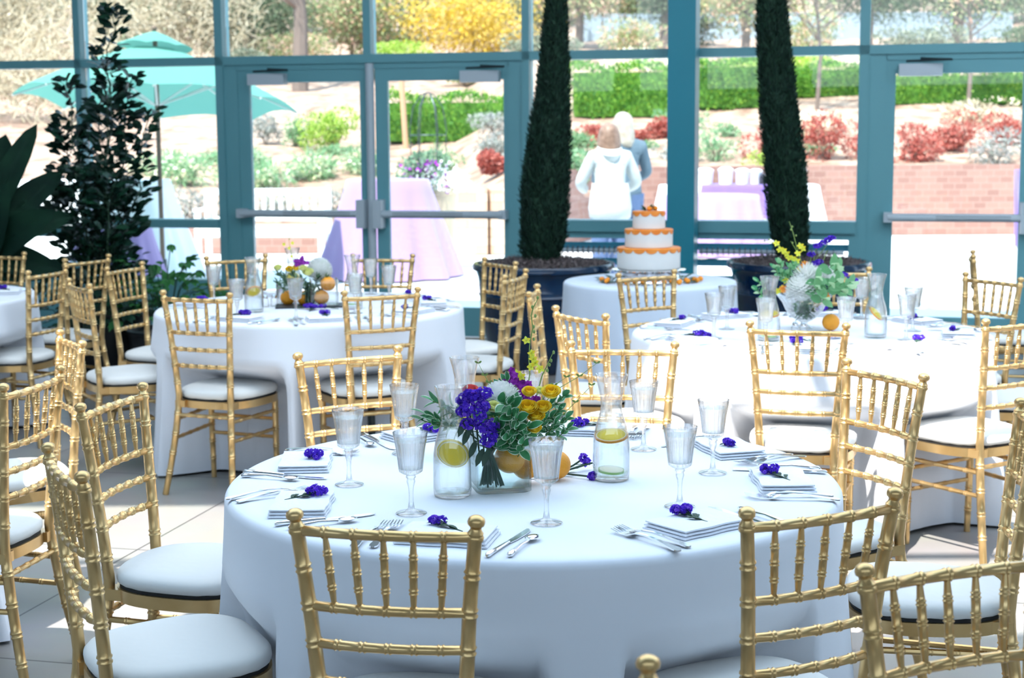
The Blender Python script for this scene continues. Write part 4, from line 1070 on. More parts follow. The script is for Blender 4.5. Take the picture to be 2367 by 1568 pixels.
# ================================================================== cake on its small table
CX, CY = .772, 8.80
t = thing('cake_stand', 'low round silver stand under the three-tiered cake', 'cake stand', (CX, CY, TT))
MB().lathe([(.20, 0), (.205, .004), (.20, .012), (.178, .026), (.172, .040), (.176, .052), (.19, .058), (.205, .062), (.208, .068), (.2, .072), (1e-4, .072)], 48, mod=lambda a, k, r, z: 1 + (.012 * math.cos(24 * a) if k < 3 or 5 < k < 9 else 0)).build('stand_body', M['silver'], t)
t = thing('wedding_cake', 'white three-tiered cake with scalloped orange icing', 'cake', (CX, CY, TT + .0725))
z = 0
for r_, h in ((.177, .118), (.134, .100), (.091, .097)):
    MB().lathe([(r_ - .003, z), (r_, z + .003), (r_, z + h - .006), (r_ - .006, z + h), (1e-4, z + h)], 64).build('cake_tier', M['cake'], t)
    n = 16 if r_ > .15 else (14 if r_ > .1 else 10); seg = n * 10
    b = MB()
    def fn(a, v, r_=r_, z=z, h=h, n=n, seg=seg):
        th = 2 * PI * a / seg; dip = .006 + .020 * abs(math.cos(n * th / 2)) ** .55
        if v == 0: return (1e-3 * math.cos(th), 1e-3 * math.sin(th), z + h + .002)
        if v == 1: return ((r_ - .003) * math.cos(th), (r_ - .003) * math.sin(th), z + h + .002)
        rr = r_ + .0022; return (rr * math.cos(th), rr * math.sin(th), (z + h - .001) if v == 2 else (z + h - dip) )
    b.grid(fn, seg, 4, closeu=True)
    if r_ > .1: pass
    b.build('icing_scallops', M['cakeorange'], t, angle=60)
    z += h + .0025
M['kumquat'] = mat('kumquat_peel', (.92, .30, .01), .4)
def kumquat(x, y, z, lab, grp, r=.014):
    o = MB().ball((0, 0, r * .97), r, 12, 8, sc=(1.15, 1, .97)).build('kumquat', M['kumquat'], loc=(x, y, z), rz=x * 50); tag(o, lab, 'fruit', grp); return o
ZC = TT + .0725 + z + .001
for i, (x, y, lab) in enumerate(((.0, -.03, 'kumquat in front on top of the cake'), (.035, -.01, 'kumquat right on top of the cake'), (.01, .02, 'kumquat at the back on top of the cake'))): kumquat(CX + x, CY + y, ZC, lab, 'kumquats on top of the cake')
def leafset(name, lab, c, n, rad, L, W, seed, m='darkgreen', cat='leaves', spread=.4):
    rs = random.Random(seed); b = MB()
    for k in range(n):
        a = 2 * PI * k / n + rs.uniform(-.3, .3); b.leaf((c[0] + rad * math.cos(a), c[1] + rad * math.sin(a), c[2]), (math.cos(a + rs.uniform(-.8, .8)), math.sin(a + rs.uniform(-.8, .8)), rs.uniform(.05, spread)), L * rs.uniform(.8, 1.2), W, (0, 0, 1), .1)
    o = b.build(name, M[m]); tag(o, lab, cat); return o
M['darkgreen'] = mat('citrus_leaf', (.015, .09, .03), .4)
leafset('citrus_sprig', 'sprig of citrus leaves on top of the cake', (CX - .01, CY, ZC), 9, .012, .05, .02, 2, spread=1.2)
leafset('leaf_garland', 'garland of dark citrus leaves ringing the silver cake stand', (CX, CY, TT + .004), 44, .235, .07, .026, 3, cat='garland')
kq = [(200, .25), (212, .29), (225, .25), (236, .24), (248, .25), (258, .25), (272, .26), (285, .25), (296, .25), (306, .26), (318, .27), (325, .24), (333, .29), (342, .26), (190, .27), (350, .29), (240, .28), (300, .29)]
desc = ['left', 'front left', 'front', 'front right', 'right']
ORD = ['first', 'second', 'third', 'fourth', 'fifth', 'sixth', 'seventh', 'eighth', 'ninth', 'tenth', 'eleventh', 'twelfth', 'thirteenth', 'fourteenth', 'fifteenth', 'sixteenth', 'seventeenth', 'eighteenth', 'nineteenth', 'twentieth']
kq.sort(key=lambda k: math.cos(R(k[0])) * k[1])
for i, (a, q) in enumerate(kq):
    kumquat(CX + q * math.cos(R(a)), CY + q * math.sin(R(a)), TT + .002, 'small orange kumquat in the garland round the cake stand, %s from the left' % ORD[i], 'kumquats around the cake stand', .0145)

# ================================================================== big pots, cypresses and indoor plants
def big_pot(cx, cy_, r, h, label):
    t = thing('glazed_planter', label, 'planter', (cx, cy_, 0))
    pr = [(1e-4, 0), (r * .66, 0), (r * .70, .02), (r * .80, h * .25), (r * .88, h * .5), (r * .905, h * .70), (r * .925, h * .715), (r * .905, h * .73), (r * .93, h * .88), (r * .955, h * .93), (r * 1.0, h * .945), (r * 1.0, h * .985), (r * .985, h), (r * .93, h), (r * .90, h * .95), (r * .88, h * .9), (1e-4, h * .9)]
    MB().lathe(pr, 64).build('planter_body', M['pot'], t, angle=50)
    rs = np.random.RandomState(int(cx * 100) + 7); n = 5200
    a = rs.uniform(0, 2 * PI, n); q = np.sqrt(rs.uniform(0, 1, n)) * r * .92
    pts = np.stack([q * np.cos(a), q * np.sin(a), h * .94 + .055 * (1 - (q / r) ** 2) + rs.uniform(-.015, .02, n)], 1)
    d = np.stack([rs.normal(0, 1, n), rs.normal(0, 1, n), rs.uniform(0, .9, n)], 1)
    ms = leafcloud('moss', M['moss'], pts, d, .040, t, .16, 3, .3)
    MB().lathe([(r * .90, h * .93), (r * .6, h * .975), (1e-4, h * 1.0)], 24).build('moss_bed', M['bark'], t)
    return t
big_pot(.215, 10.5, .478, .72, 'huge dark blue glazed pot holding the left cypress')
big_pot(1.93, 10.5, .478, .72, 'huge dark blue glazed pot holding the right cypress')

def cypress(prof, y0, seed, label):
    """prof: rows of (z, x left, x right) of the outline; the axis bends with it"""
    P = np.array(prof)
    t = thing('italian_cypress', label, 'cypress', (0, 0, 0))
    zc = P[:, 0]; xc = (P[:, 1] + P[:, 2]) / 2; rc = (P[:, 2] - P[:, 1]) / 2
    n = 20; zz = np.linspace(zc[0], zc[-1], 60)
    X = np.interp(zz, zc, xc); Rr = np.interp(zz, zc, rc)
    core = MB().grid(lambda a, v: (X[v] + Rr[v] * .80 * math.cos(2 * PI * a / n), y0 + Rr[v] * .80 * math.sin(2 * PI * a / n), zz[v]), n, 60, closeu=True)
    core.build('inner_foliage', M['cypress'], t)
    MB().tube([(X[0], y0, .60), (X[0], y0, zz[0] + .3)], .03, 8).build('trunk', M['trunk'], t)
    rs = np.random.RandomState(seed); N = 26000
    z = rs.uniform(zc[0], zc[-1], N * 2); keep = rs.uniform(0, .17, N * 2) < np.interp(z, zc, rc); z = z[keep][:N]; N = len(z)
    a = rs.uniform(0, 2 * PI, N)
    lump = 1 + .09 * np.sin(a * 5 + z * 7) * np.cos(z * 11 + a * 3) + .06 * np.sin(z * 31 + a * 9)
    rr = np.interp(z, zc, rc) * rs.uniform(.74, .95, N) * lump
    pts = np.stack([np.interp(z, zc, xc) + rr * np.cos(a), y0 + rr * np.sin(a), z], 1)
    d = np.stack([.42 * np.cos(a), .42 * np.sin(a), np.ones(N)], 1)
    leafcloud('needle_sprays', M['cypress'], pts, d, .040, t, .20, seed, .25)
    return t
cypress([(.70, .10, .30), (.78, .068, .335), (.885, .061, .365), (1.10, .068, .378), (1.318, .084, .389), (1.60, .125, .398), (1.888, .173, .392), (2.15, .205, .385), (2.449, .238, .369), (2.8, .262, .345), (3.2, .285, .318), (3.5, .30, .305)], 10.5, 3, 'tall slim Italian cypress in the left blue pot')
cypress([(.70, 1.80, 1.96), (.76, 1.779, 1.982), (1.02, 1.717, 1.983), (1.308, 1.698, 1.964), (1.60, 1.662, 1.925), (1.878, 1.638, 1.885), (2.15, 1.628, 1.850), (2.44, 1.625, 1.809), (2.8, 1.64, 1.775), (3.2, 1.67, 1.735), (3.5, 1.69, 1.705)], 10.5, 8, 'tall slim Italian cypress in the right blue pot, leaning a little')

def plant_pot(cx, cy_, r, h, label, cat='planter'):
    t = thing('plant_pot', label, cat, (cx, cy_, 0))
    MB().lathe([(1e-4, 0), (r * .72, 0), (r * .75, .01), (r, h * .93), (r * 1.04, h * .94), (r * 1.04, h), (r * .92, h), (r * .9, h * .93), (1e-4, h * .93)], 36).build('pot_body', M['potdark'], t, angle=40)
    MB().lathe([(r * .9, h * .925), (1e-4, h * .95)], 20).build('soil', M['bark'], t)
def leafy_shrub(name, label, stems, seed, m, L, W, dens, cat='shrub', wob=.03, jig=0, side=.10):
    """upright stems carrying alternate leaves"""
    rs = random.Random(seed); t = thing(name, label, cat, (0, 0, 0)); st = MB(); lf = MB()
    for x0, y0, z0, x1, y1, z1 in stems:
        n = max(4, int((z1 - z0) / .12)); pts = []
        for k in range(n + 1):
            q = k / n; pts.append((x0 + (x1 - x0) * q + rs.uniform(-wob, wob) * (0 < k), y0 + (y1 - y0) * q + rs.uniform(-wob, wob) * (0 < k), z0 + (z1 - z0) * q))
        st.tube(pts, [.010, .003], 6)
        cnt = int((z1 - z0) * dens)
        for k in range(cnt):
            q = 1 - (rs.random() ** 1.2) * .92; f = q * n; i = min(n - 1, int(f)); p = Vector(pts[i]).lerp(Vector(pts[i + 1]), f - i)
            a = k * 2.4 + rs.uniform(-.5, .5); tw = side * rs.uniform(.3, 1.2) * (1.25 - q) ; o = Vector((math.cos(a), math.sin(a), 0))
            b_ = p + o * tw + Vector((0, 0, tw * .7))
            if tw > .03 and k % 3 == 0: st.tube([p, b_], .002, 4)
            lf.leaf(b_, o + Vector((0, 0, rs.uniform(.0, .9))), L * rs.uniform(.7, 1.15), W * rs.uniform(.8, 1.1), (rs.uniform(-.8, .8), -rs.uniform(.1, .9), .7), .12, 0, None, 3)
    st.build('stems', M['stemdark'], t); lf.build('leaves', M[m], t)
    return t
plant_pot(-2.72, 10.45, .30, .42, 'black pot under the tall dark shrub')
leafy_shrub('tall_shrub', 'tall dark glossy-leaved shrub standing before the left panes', [(-2.70, 10.4, .38, -2.585, 10.35, 2.40), (-2.68, 10.4, .38, -2.48, 10.4, 1.95), (-2.75, 10.4, .38, -2.90, 10.4, 1.92), (-2.72, 10.35, .38, -2.62, 10.3, 2.05), (-2.66, 10.4, .38, -2.38, 10.45, 1.72), (-2.76, 10.45, .38, -2.98, 10.5, 1.62), (-2.70, 10.5, .38, -2.76, 10.6, 1.80), (-2.74, 10.35, .38, -2.82, 10.2, 1.35), (-2.68, 10.3, .38, -2.55, 10.1, 1.3), (-2.74, 10.4, .38, -3.05, 10.35, 1.25)], 5, 'darkleaf', .085, .056, 125, side=.16)
plant_pot(-3.36, 9.95, .26, .40, 'black pot under the banana plant')
def banana():
    t = thing('banana_plant', 'banana plant with broad dark leaves at the left frame edge', 'banana plant', (0, 0, 0)); rs = random.Random(3)
    MB().tube([(-3.36, 9.95, .36), (-3.36, 9.95, .8), (-3.34, 9.95, 1.05)], [.06, .05, .03], 10).build('trunk', M['stemdark'], t)
    for base, d, L, W, cu in (((-3.35, 9.95, 1.0), (.50, -.1, .95), .72, .17, .30), ((-3.34, 9.95, .95), (.75, .1, .72), .62, .19, .35), ((-3.36, 9.95, .95), (.95, -.15, .30), .52, .20, .45), ((-3.42, 9.95, 1.0), (.02, 0, 1.0), .95, .22, .06),
                              ((-3.36, 9.90, .85), (.60, -.2, -.05), .46, .20, .5), ((-3.36, 9.95, 1.0), (-.6, .1, .8), .8, .24, .3), ((-3.3, 9.9, .85), (.35, -.4, .25), .52, .22, .5), ((-3.34, 9.95, 1.0), (.22, .1, 1.0), .62, .20, .15), ((-3.37, 9.9, .8), (.2, -.5, .3), .5, .24, .7),
                              ((-3.40, 9.9, .95), (.15, -.4, .75), .6, .24, .35), ((-3.32, 9.92, .75), (.8, -.3, .1), .42, .20, .6), ((-3.42, 9.9, .9), (-.1, -.6, .5), .55, .26, .4)):
        b = MB(); p = Vector(base); d = Vector(d).normalized(); x = d.cross(Vector((.25, -1, .3))).normalized(); nn = x.cross(d).normalized(); n = 12
        b.tube([p - d * .25 - Vector((0, 0, .12)), p, p + d * L * .5 - nn * cu * L * .25, p + d * L - nn * cu * L], [.014, .012, .008, .003], 6)
        def fn(a, v):
            u = (a / 8 - .5) * 2; q = v / n; w = W * (math.sin(PI * min(1, q * .9 + .08)) ** .6) * (1 if v < n else .1)
            return p + d * (L * q) - nn * (cu * L * q * q) + x * (u * w * .5) + nn * (abs(u) * w * .18 + .006 * math.sin(v * 2.4 + a))
        b.grid(fn, 9, n + 1); b.build('banana_leaf', M['banana'], t)
    return t
banana()
def lobed_bush(name, label, c, rad, n, L, seed, m='midleaf'):
    rs = random.Random(seed); t = thing(name, label, 'bush', (0, 0, 0)); st = MB(); lf = MB()
    for k in range(n):
        v = Vector((rs.gauss(0, 1), rs.gauss(0, 1), abs(rs.gauss(.2, .7)))).normalized() * rs.uniform(.5, 1)
        p = Vector((c[0] + v.x * rad[0], c[1] + v.y * rad[1], c[2] + v.z * rad[2])); o = Vector((v.x, v.y - .4, -.2 + rs.uniform(-.3, .5))).normalized()
        if k % 3 == 0: st.tube([(c[0] + v.x * .04, c[1], c[2] - .1), p.lerp(Vector(c), .45) + Vector((0, 0, .04)), p], .003, 4)
        l_ = L * rs.uniform(.6, 1.15)
        for an in (-.75, 0, .75):
            d = Matrix.Rotation(an, 3, 'Z') @ o; lf.leaf(p, d, l_ * (1 if an == 0 else .75), l_ * .5, (0, -.3, 1), .25, 0, None, 3)
    st.build('stems', M['stemdark'], t); lf.build('leaves', M[m], t); return t
plant_pot(-2.25, 10.1, .24, .34, 'black pot under the lobed-leaf bush')
lobed_bush('leafy_bush', 'low green bush with lobed leaves beside the dark shrub', (-2.25, 10.1, .42), (.42, .35, .48), 130, .095, 4)
lobed_bush('trailing_bush', 'dark low bush filling the gap behind the left chairs', (-2.78, 10.0, .38), (.48, .3, .42), 110, .09, 9, 'darkleaf')

# ================================================================== outside: patio furniture and people
def drape(name, label, cx, cy_, prof_top, top_z, top_r, hem_r, m, seed, folds=11, amp=.05, cat='tablecloth', square=None, rz=0, group=None, zb=.01):
    """a cloth hanging from a round or rectangular top"""
    rs = random.Random(seed); ph = rs.uniform(0, 6); n = 120
    def shape(th, rr):
        if square is None: return rr * math.cos(th), rr * math.sin(th)
        hx, hy = square; c, s_ = math.cos(th), math.sin(th); k = (abs(c) ** 8 + abs(s_) ** 8) ** (-1 / 8)
        return c * k * (hx + rr), s_ * k * (hy + rr)
    b = MB(); K = 14
    def fn(a, v):
        th = 2 * PI * a / n
        if v < 3: q = [.02, .6, .985][v]; x, y = shape(th, top_r if square is None else 0); return (x * q, y * q, top_z)
        t = (v - 3) / (K - 4); f = amp * (math.sin(folds * th + ph) + .5 * math.sin(folds * 1.6 * th + 2 * ph)) * t
        rr = (top_r if square is None else 0) + (hem_r - (top_r if square is None else 0)) * (t ** 1.1) + f
        x, y = shape(th, rr); return (x, y, (top_z - .01) * (1 - t) + zb * t)
    b.grid(fn, n, K, closeu=True); b.v.append((0, 0, top_z)); c0 = len(b.v) - 1
    for a in range(n): b.f.append((c0, a, (a + 1) % n)); b.m.append(0)
    o = b.build(name, M[m], angle=180, loc=(cx, cy_, 0), rz=rz); tag(o, label, cat, group); return o
drape('tablecloth', 'lilac cloth flaring over the cocktail table outside the double doors', -1.36, 17.4, None, 1.07, .46, .80, 'lilac', 3, 9, .045)
drape('tablecloth', 'long white cloth on the tall table under the green umbrella', -4.75, 17.4, None, 1.08, 0, .30, 'whitecloth', 4, 12, .02, square=(.92, .45), rz=R(-6))
drape('tablecloth', 'purple cloth on the low table outside the lower left pane', -3.62, 14.3, None, .74, .34, .52, 'lilac', 5, 12, .03)
drape('tablecloth', 'white cloth on the long buffet table by the brick wall', 3.25, 22.5, None, .80, 0, .16, 'whitecloth', 6, 16, .02, square=(1.12, .38), rz=R(-2))
drape('table_runner', 'purple runner laid across the white buffet cloth', 3.3, 22.45, None, .812, 0, .10, 'lilacdark', 16, 16, .01, cat='cloth', square=(.62, .44), rz=R(-2), zb=.35)
drape('tablecloth', 'lilac round cloth on the table in front of the buffet', 2.58, 20.2, None, .76, .60, .72, 'lilac', 7, 15, .05)
drape('tablecloth', 'deep purple cloth on the cocktail table at the right frame edge', 7.12, 20.9, None, 1.03, .42, .36, 'lilacdark', 8, 9, .03)
for i, (x, y, r_, h, lab) in enumerate(((2.76, 22.45, .125, .23, 'white urn at the left end of the buffet'), (3.06, 22.45, .105, .24, 'white urn second along the buffet'), (3.30, 22.48, .10, .22, 'white urn third along the buffet'), (3.50, 22.5, .09, .21, 'white urn beside the black machine on the buffet'))):
    t = thing('lidded_urn', lab, 'urn', (x, y, .815), 0, 'urns on the buffet'); MB().lathe([(1e-4, 0), (r_ * .86, 0), (r_, h * .8), (r_ * 1.03, h * .82)], 24).build('urn_body', M['whitecloth'], t); MB().lathe([(r_ * 1.04, h * .82), (r_ * 1.04, h * .88), (r_ * .5, h), (1e-4, h)], 24).build('urn_lid', M['whitecloth'], t)
t = thing('chafing_dish', 'black machine among the white urns on the buffet', 'dish', (3.66, 22.4, .815)); MB().box((0, 0, .05), (.26, .2, .10)).build('dish_base', M['chafing'], t); MB().ball((0, 0, .10), .11, 14, 8, sc=(1.1, .9, .6)).build('dish_lid', M['chafing'], t)
t = thing('coffee_dispenser', 'silver dispenser at the right end of the buffet', 'dispenser', (4.15, 22.5, .81)); MB().lathe([(1e-4, 0), (.07, 0), (.075, .2), (.05, .25), (1e-4, .26)], 20).build('dispenser_body', M['alu'], t); MB().tube([(0, -.07, .05), (0, -.12, .05)], .01, 6).build('tap', M['darkmetal'], t)

# umbrella
UX, UY = -3.61, 16.2
t = thing('patio_umbrella', 'large green patio umbrella with a vented top outside the left panes', 'umbrella', (UX, UY, 0))
MB().tube([(0, 0, 0), (0, 0, 2.58)], .024, 10).build('pole', M['bark'], t)
MB().lathe([(.26, 0), (.26, .05), (.05, .08), (.04, .3), (1e-4, .3)], 24).build('umbrella_base', M['darkmetal'], t)
RR = 1.42
def tilt(p): return (p[0], p[1], p[2] - .045 * p[0] - .115 * p[1])
def ucan(a, v):
    th = 2 * PI * a / 48 + .2; s8 = (a % 6) / 6; scal = math.cos(PI / 8) / math.cos((s8 - .5) * PI / 4)
    q = .17 + .83 * v / 8; rr = RR * q * scal; z = 2.50 - .60 * q ** 1.05 + .05 * math.sin(PI * q) + .055 * math.sin(PI * s8) * q * q
    return tilt((rr * math.cos(th), rr * math.sin(th), z))
b = MB().grid(ucan, 48, 9, closeu=True); b.build('canopy', M['parasol'], t, angle=25)
b = MB().grid(lambda a, v: tilt(((.01 + .37 * v / 3) * math.cos(2 * PI * a / 32), (.01 + .37 * v / 3) * math.sin(2 * PI * a / 32), 2.62 - .17 * (v / 3) ** 1.2 + (.02 * abs(math.sin(a * PI / 4)) if v == 3 else 0))), 32, 4, closeu=True); b.build('vent_cap', M['parasol'], t, angle=25)
MB().ball((0, 0, 2.65), .03, 8, 6).build('finial', M['bark'], t)
for k in range(8):
    th = 2 * PI * k / 8 + .2; MB().tube([tilt((0, 0, 2.44)), tilt((RR * math.cos(th), RR * math.sin(th), 1.885))], .010, 5).build('rib', M['teak'], t)
    MB().tube([(.03 * math.cos(th), .03 * math.sin(th), 1.88), tilt((RR * .52 * math.cos(th), RR * .52 * math.sin(th), 2.17))], .010, 5).build('strut', M['teak'], t)

# bench
t = thing('garden_bench', 'pale slatted garden bench beyond the left glass door', 'bench', (-3.05, 19.3, 0), R(-4))
for x in (-.76, .76):
    MB().bb(x - .035, x + .035, .25, .31, 0, .90).build('back_leg', M['teak'], t, smooth=False); MB().bb(x - .035, x + .035, -.25, -.19, 0, .64).build('leg', M['teak'], t, smooth=False); MB().bb(x - .04, x + .04, -.28, .27, .64, .67).build('armrest', M['teak'], t, smooth=False)
for k in range(5): MB().bb(-.74, .74, -.25 + k * .10, -.17 + k * .10, .42, .445).build('seat_slat', M['teak'], t, smooth=False)
MB().bb(-.76, .76, .26, .30, .82, .90).bb(-.76, .76, .26, .30, .50, .55).build('back_rail', M['teak'], t, smooth=False)
for k in range(14): MB().bb(-.70 + k * .105, -.655 + k * .105, .27, .29, .55, .82).build('back_slat', M['teak'], t, smooth=False)
MB().bb(-.74, .74, -.25, -.22, .33, .41).build('apron', M['teak'], t, smooth=False)

# tall planter with flowers and trellis
t = thing('tall_planter', 'tall tapered beige planter beyond the right glass door', 'planter', (-.85, 18.2, 0)); MB().lathe([(1e-4, 0), (.15, 0), (.155, .02), (.225, .86), (.24, .87), (.24, .93), (.21, .93), (.2, .86), (1e-4, .86)], 32).build('planter_body', M['beigepot'], t, angle=40)
t = thing('wire_obelisk', 'rounded wire trellis standing in the tall beige planter', 'trellis', (-.95, 18.2, .87))
for k in range(6):
    a = k * PI / 3; MB().tube([(.19 * math.cos(a), .19 * math.sin(a), 0), (.21 * math.cos(a), .21 * math.sin(a), .75), (.17 * math.cos(a), .17 * math.sin(a), 1.0), (.07 * math.cos(a), .07 * math.sin(a), 1.14), (0, 0, 1.17)], .006, 5).build('wire', M['darkmetal'], t)
for z in (.35, .68): MB().tube([(.205 * math.cos(2 * PI * k / 20), .205 * math.sin(2 * PI * k / 20), z) for k in range(21)], .006, 5).build('hoop', M['darkmetal'], t)
t = thing('planter_flowers', 'pale foliage and pink flowers filling the tall beige planter', 'flowers', (0, 0, 0))
p_, u_ = blob_pts(1500, (-.95, 18.15, 1.10), (.50, .35, .34), 5); leafcloud('pale_leaves', M['sage'], p_, u_, .06, t, .5, 3)
p_, u_ = blob_pts(160, (-1.0, 18.0, 1.10), (.36, .28, .24), 6); leafcloud('pink_flowers', M['magenta'], p_, u_, .05, t, .8, 4)
p_, u_ = blob_pts(250, (-.78, 18.0, 1.05), (.36, .28, .22), 7); leafcloud('white_flowers', M['whitepetal'], p_, u_, .05, t, .8, 5)
# stake beside
o = MB().tube([(-1.86, 28.1, 1.2), (-1.93, 28.1, 2.62)], .05, 8).build('tree_stake', M['stake']); tag(o, 'leaning reddish wooden stake before the clipped hedge', 'stake')

# ---- two people outside
def person(name, label, pelvis, joints, rads, edges, clothes_m, loc, rz, hair_m, head_c, hair_drop, parts=()):
    t = thing(name, label, 'person', loc, rz)
    me = bpy.data.meshes.new('body'); me.from_pydata(joints, edges, []); o = bpy.data.objects.new('body', me); COL.objects.link(o); o.parent = t
    me.materials.append(M[clothes_m])
    o.modifiers.new('skin', 'SKIN')
    for i, r_ in enumerate(rads): me.skin_vertices[0].data[i].radius = r_ if isinstance(r_, tuple) else (r_, r_); me.skin_vertices[0].data[i].use_root = (i == 0)
    sd = o.modifiers.new('sub', 'SUBSURF'); sd.levels = 2; sd.render_levels = 2
    return t
def figure(label, loc, rz, jacket, hair, height=1.66, bend=0.0, hood=False, elbows=.30, seed=0, hair_len=.2):
    k = height / 1.66; b_ = bend
    J = [(0, 0, .93), (0, b_ * .3, 1.08), (0, b_ * .7, 1.25), (0, b_, 1.38), (0, b_ * 1.1, 1.455),   # 0 pelvis 1 waist 2 chest 3 shoulders 4 neck base
         (-.17, b_, 1.36), (-elbows, b_ * .9 + .04, 1.10), (-.20, b_ + .26, 1.02), (.17, b_, 1.36), (elbows, b_ * .9 + .04, 1.10), (.20, b_ + .26, 1.02),
         (-.10, 0, .86), (-.11, .02, .48), (-.11, -.02, .09), (-.12, .11, .045), (.10, 0, .86), (.11, .02, .48), (.11, -.02, .09), (.12, .11, .045)]
    Rd = [(.17, .13), (.155, .12), (.18, .13), (.15, .10), (.06, .06), (.085, .08), (.062, .06), (.048, .045), (.085, .08), (.062, .06), (.048, .045), (.10, .10), (.065, .065), (.045, .05), (.04, .035), (.10, .10), (.065, .065), (.045, .05), (.04, .035)]
    E = [(0, 1), (1, 2), (2, 3), (3, 4), (3, 5), (5, 6), (6, 7), (3, 8), (8, 9), (9, 10), (0, 11), (11, 12), (12, 13), (13, 14), (0, 15), (15, 16), (16, 17), (17, 18)]
    J = [(x * k, y * k, z * k) for x, y, z in J]
    t = person('person', label, None, J, Rd, E, jacket, loc, rz, hair, None, 0)
    hc = Vector((0, (b_ * 1.1 + .03) * k, 1.565 * k))
    h = MB().ball(tuple(hc), .093, 18, 14, sc=(.86, 1.0, 1.22))
    h.ball(tuple(hc + Vector((0, .095, -.02))), .018, 8, 6, sc=(.8, 1.2, 1.3))          # nose
    for s in (-1, 1): h.ball(tuple(hc + Vector((s * .080, 0, -.01))), .024, 8, 6, sc=(.4, .8, 1.3))
    h.tube([tuple(hc + Vector((0, -.01, -.07))), (0, b_ * 1.05 * k, 1.42 * k)], .05, 10)
    h.build('head', M['skin'], t)
    f = MB()
    for s in (-1, 1): f.ball(tuple(hc + Vector((s * .032, .083, .012))), .011, 8, 6)
    f.build('eye', M['darkmetal'], t); MB().ball(tuple(hc + Vector((0, .083, -.055))), .02, 8, 6, sc=(1.1, .4, .35)).build('mouth', M['pinkpetal'], t)
    # hair: a cap that falls down the back of the head
    n = 28
    def hf(a, v):
        th = 2 * PI * a / n; ph = v / 9; s_ = math.sin(min(ph * 1.9, PI / 2)); back = .5 - .5 * math.sin(th)
        drop = hair_len * max(0, ph - .45) / .55 * (.25 + .75 * back); rr = .104 * s_ * (1 + .10 * max(0, ph - .4))
        z = .125 * math.cos(min(ph * 1.9, PI / 2)) - drop - (.0)
        strand = 1 + .035 * math.sin(9 * th + seed) * ph
        return (hc.x + rr * math.cos(th) * .96 * strand, hc.y - .012 + rr * math.sin(th) * 1.03 * strand * (1 if math.sin(th) < .3 else .86), hc.z + z + (.05 * max(0, math.sin(th)) * ph))
    b = MB().grid(hf, n, 10, closeu=True); o = b.build('hair', M[hair], t, angle=180); so = o.modifiers.new('thick', 'SOLIDIFY'); so.thickness = .012
    if hood:
        b = MB()
        for q in range(1): 
            def hd(a, v):
                th = PI + PI * a / 16; ph = v / 6 * 2 * PI; R_ = .115; r2 = .040 + .03 * math.sin(PI * a / 16)
                return (R_ * math.cos(th) * (1 + r2 * 2 * math.cos(ph)), (b_ * .9) * k + .02 + (R_ * .9) * math.sin(th) + r2 * math.cos(ph) * math.sin(th) , 1.44 * k - .03 * math.sin(PI * a / 16) * 2 + r2 * math.sin(ph))
            b.grid(hd, 17, 7)
        b.build('hood', M[jacket], t, angle=180)
        b = MB().lathe([(.175, .74 * k), (.205, .76 * k), (.215, .86 * k), (.195, 1.0 * k), (.178, 1.10 * k)], 28, mod=lambda a, q, r, z: 1 + .02 * math.sin(9 * a), sy=.78); b.build('hoodie_hem', M[jacket], t, angle=180)
    lg = MB()
    for s in (-1, 1):
        lg.tube([(s * .09 * k, 0, .90 * k), (s * .105 * k, .02, .50 * k), (s * .108 * k, -.01, .10 * k)], [.115, .082, .068], 14)
    lg.build('trousers', M['jeans'], t)
    for s in (-1, 1):
        w = Vector(J[7 if s < 0 else 10]); hb = MB(); pd = Vector((-s * .35, .8, -.25)).normalized()
        hb.ball(tuple(w + pd * .055), .042, 10, 8, sc=(.75, 1.1, .5))
        sx = pd.cross(Vector((0, 0, 1))).normalized()
        for q, l_ in ((-.028, .050), (-.009, .062), (.010, .066), (.028, .056)):
            p0 = w + pd * .085 + sx * q; hb.tube([p0, p0 + pd * l_ * .55 + Vector((0, 0, -.008)), p0 + pd * l_ + Vector((0, 0, -.028))], [.0095, .009, .007], 7)
        p0 = w + pd * .045 - sx * s * .034; hb.tube([p0, p0 + pd * .03 - sx * s * .022, p0 + pd * .055 - sx * s * .026], [.011, .010, .008], 7)
        hb.build('hand', M['skin'], t)
    return t
figure('person in a white hooded sweatshirt seen from behind, looking down', (.98, 15.5, 0), R(8), 'hoodie', 'brown', 1.62, .05, True, .30, 1, .15)
figure('blond person in a dark grey jacket partly behind the white hoodie', (1.17, 16.15, 0), R(20), 'jacket', 'blond', 1.74, .02, False, .27, 2, .22)

# ================================================================== the garden slope
def hbase(x):
    return float(np.interp(x, [-6, -.7, -.3, .4, 1.2], [.3, .3, .8, .9, 1.0])), float(np.interp(x, [-6, -.7, -.3, .4, 1.2], [21, 21, 20.6, 20.8, 23.8]))
def hz(x, y):
    b_, yw = hbase(x); return b_ + .14 * (y - yw) + .04 * math.sin(x * 1.7 + y) * min(1, (y - yw) / 3)
def slope(a, v):
    x = -26 + a * .5; b_, yw = hbase(x); q = (v / 70) ** 1.5; y = yw + .05 + q * 60; return (x, y, hz(x, y))
o = MB().grid(slope, 125, 71).build('hill', M['mulch'], angle=180); tag(o, kind='structure')
def wallpiece(pts, th, h0, h1, name, label, m, cat):
    b = MB()
    for (xa, ya), (xb, yb) in zip(pts[:-1], pts[1:]):
        L = math.hypot(xb - xa, yb - ya); b.box(((xa + xb) / 2, (ya + yb) / 2, (h0 + h1) / 2), (L + .02, th, h1 - h0), math.atan2(yb - ya, xb - xa))
    o = b.build(name, M[m], smooth=False); tag(o, label, cat); return o
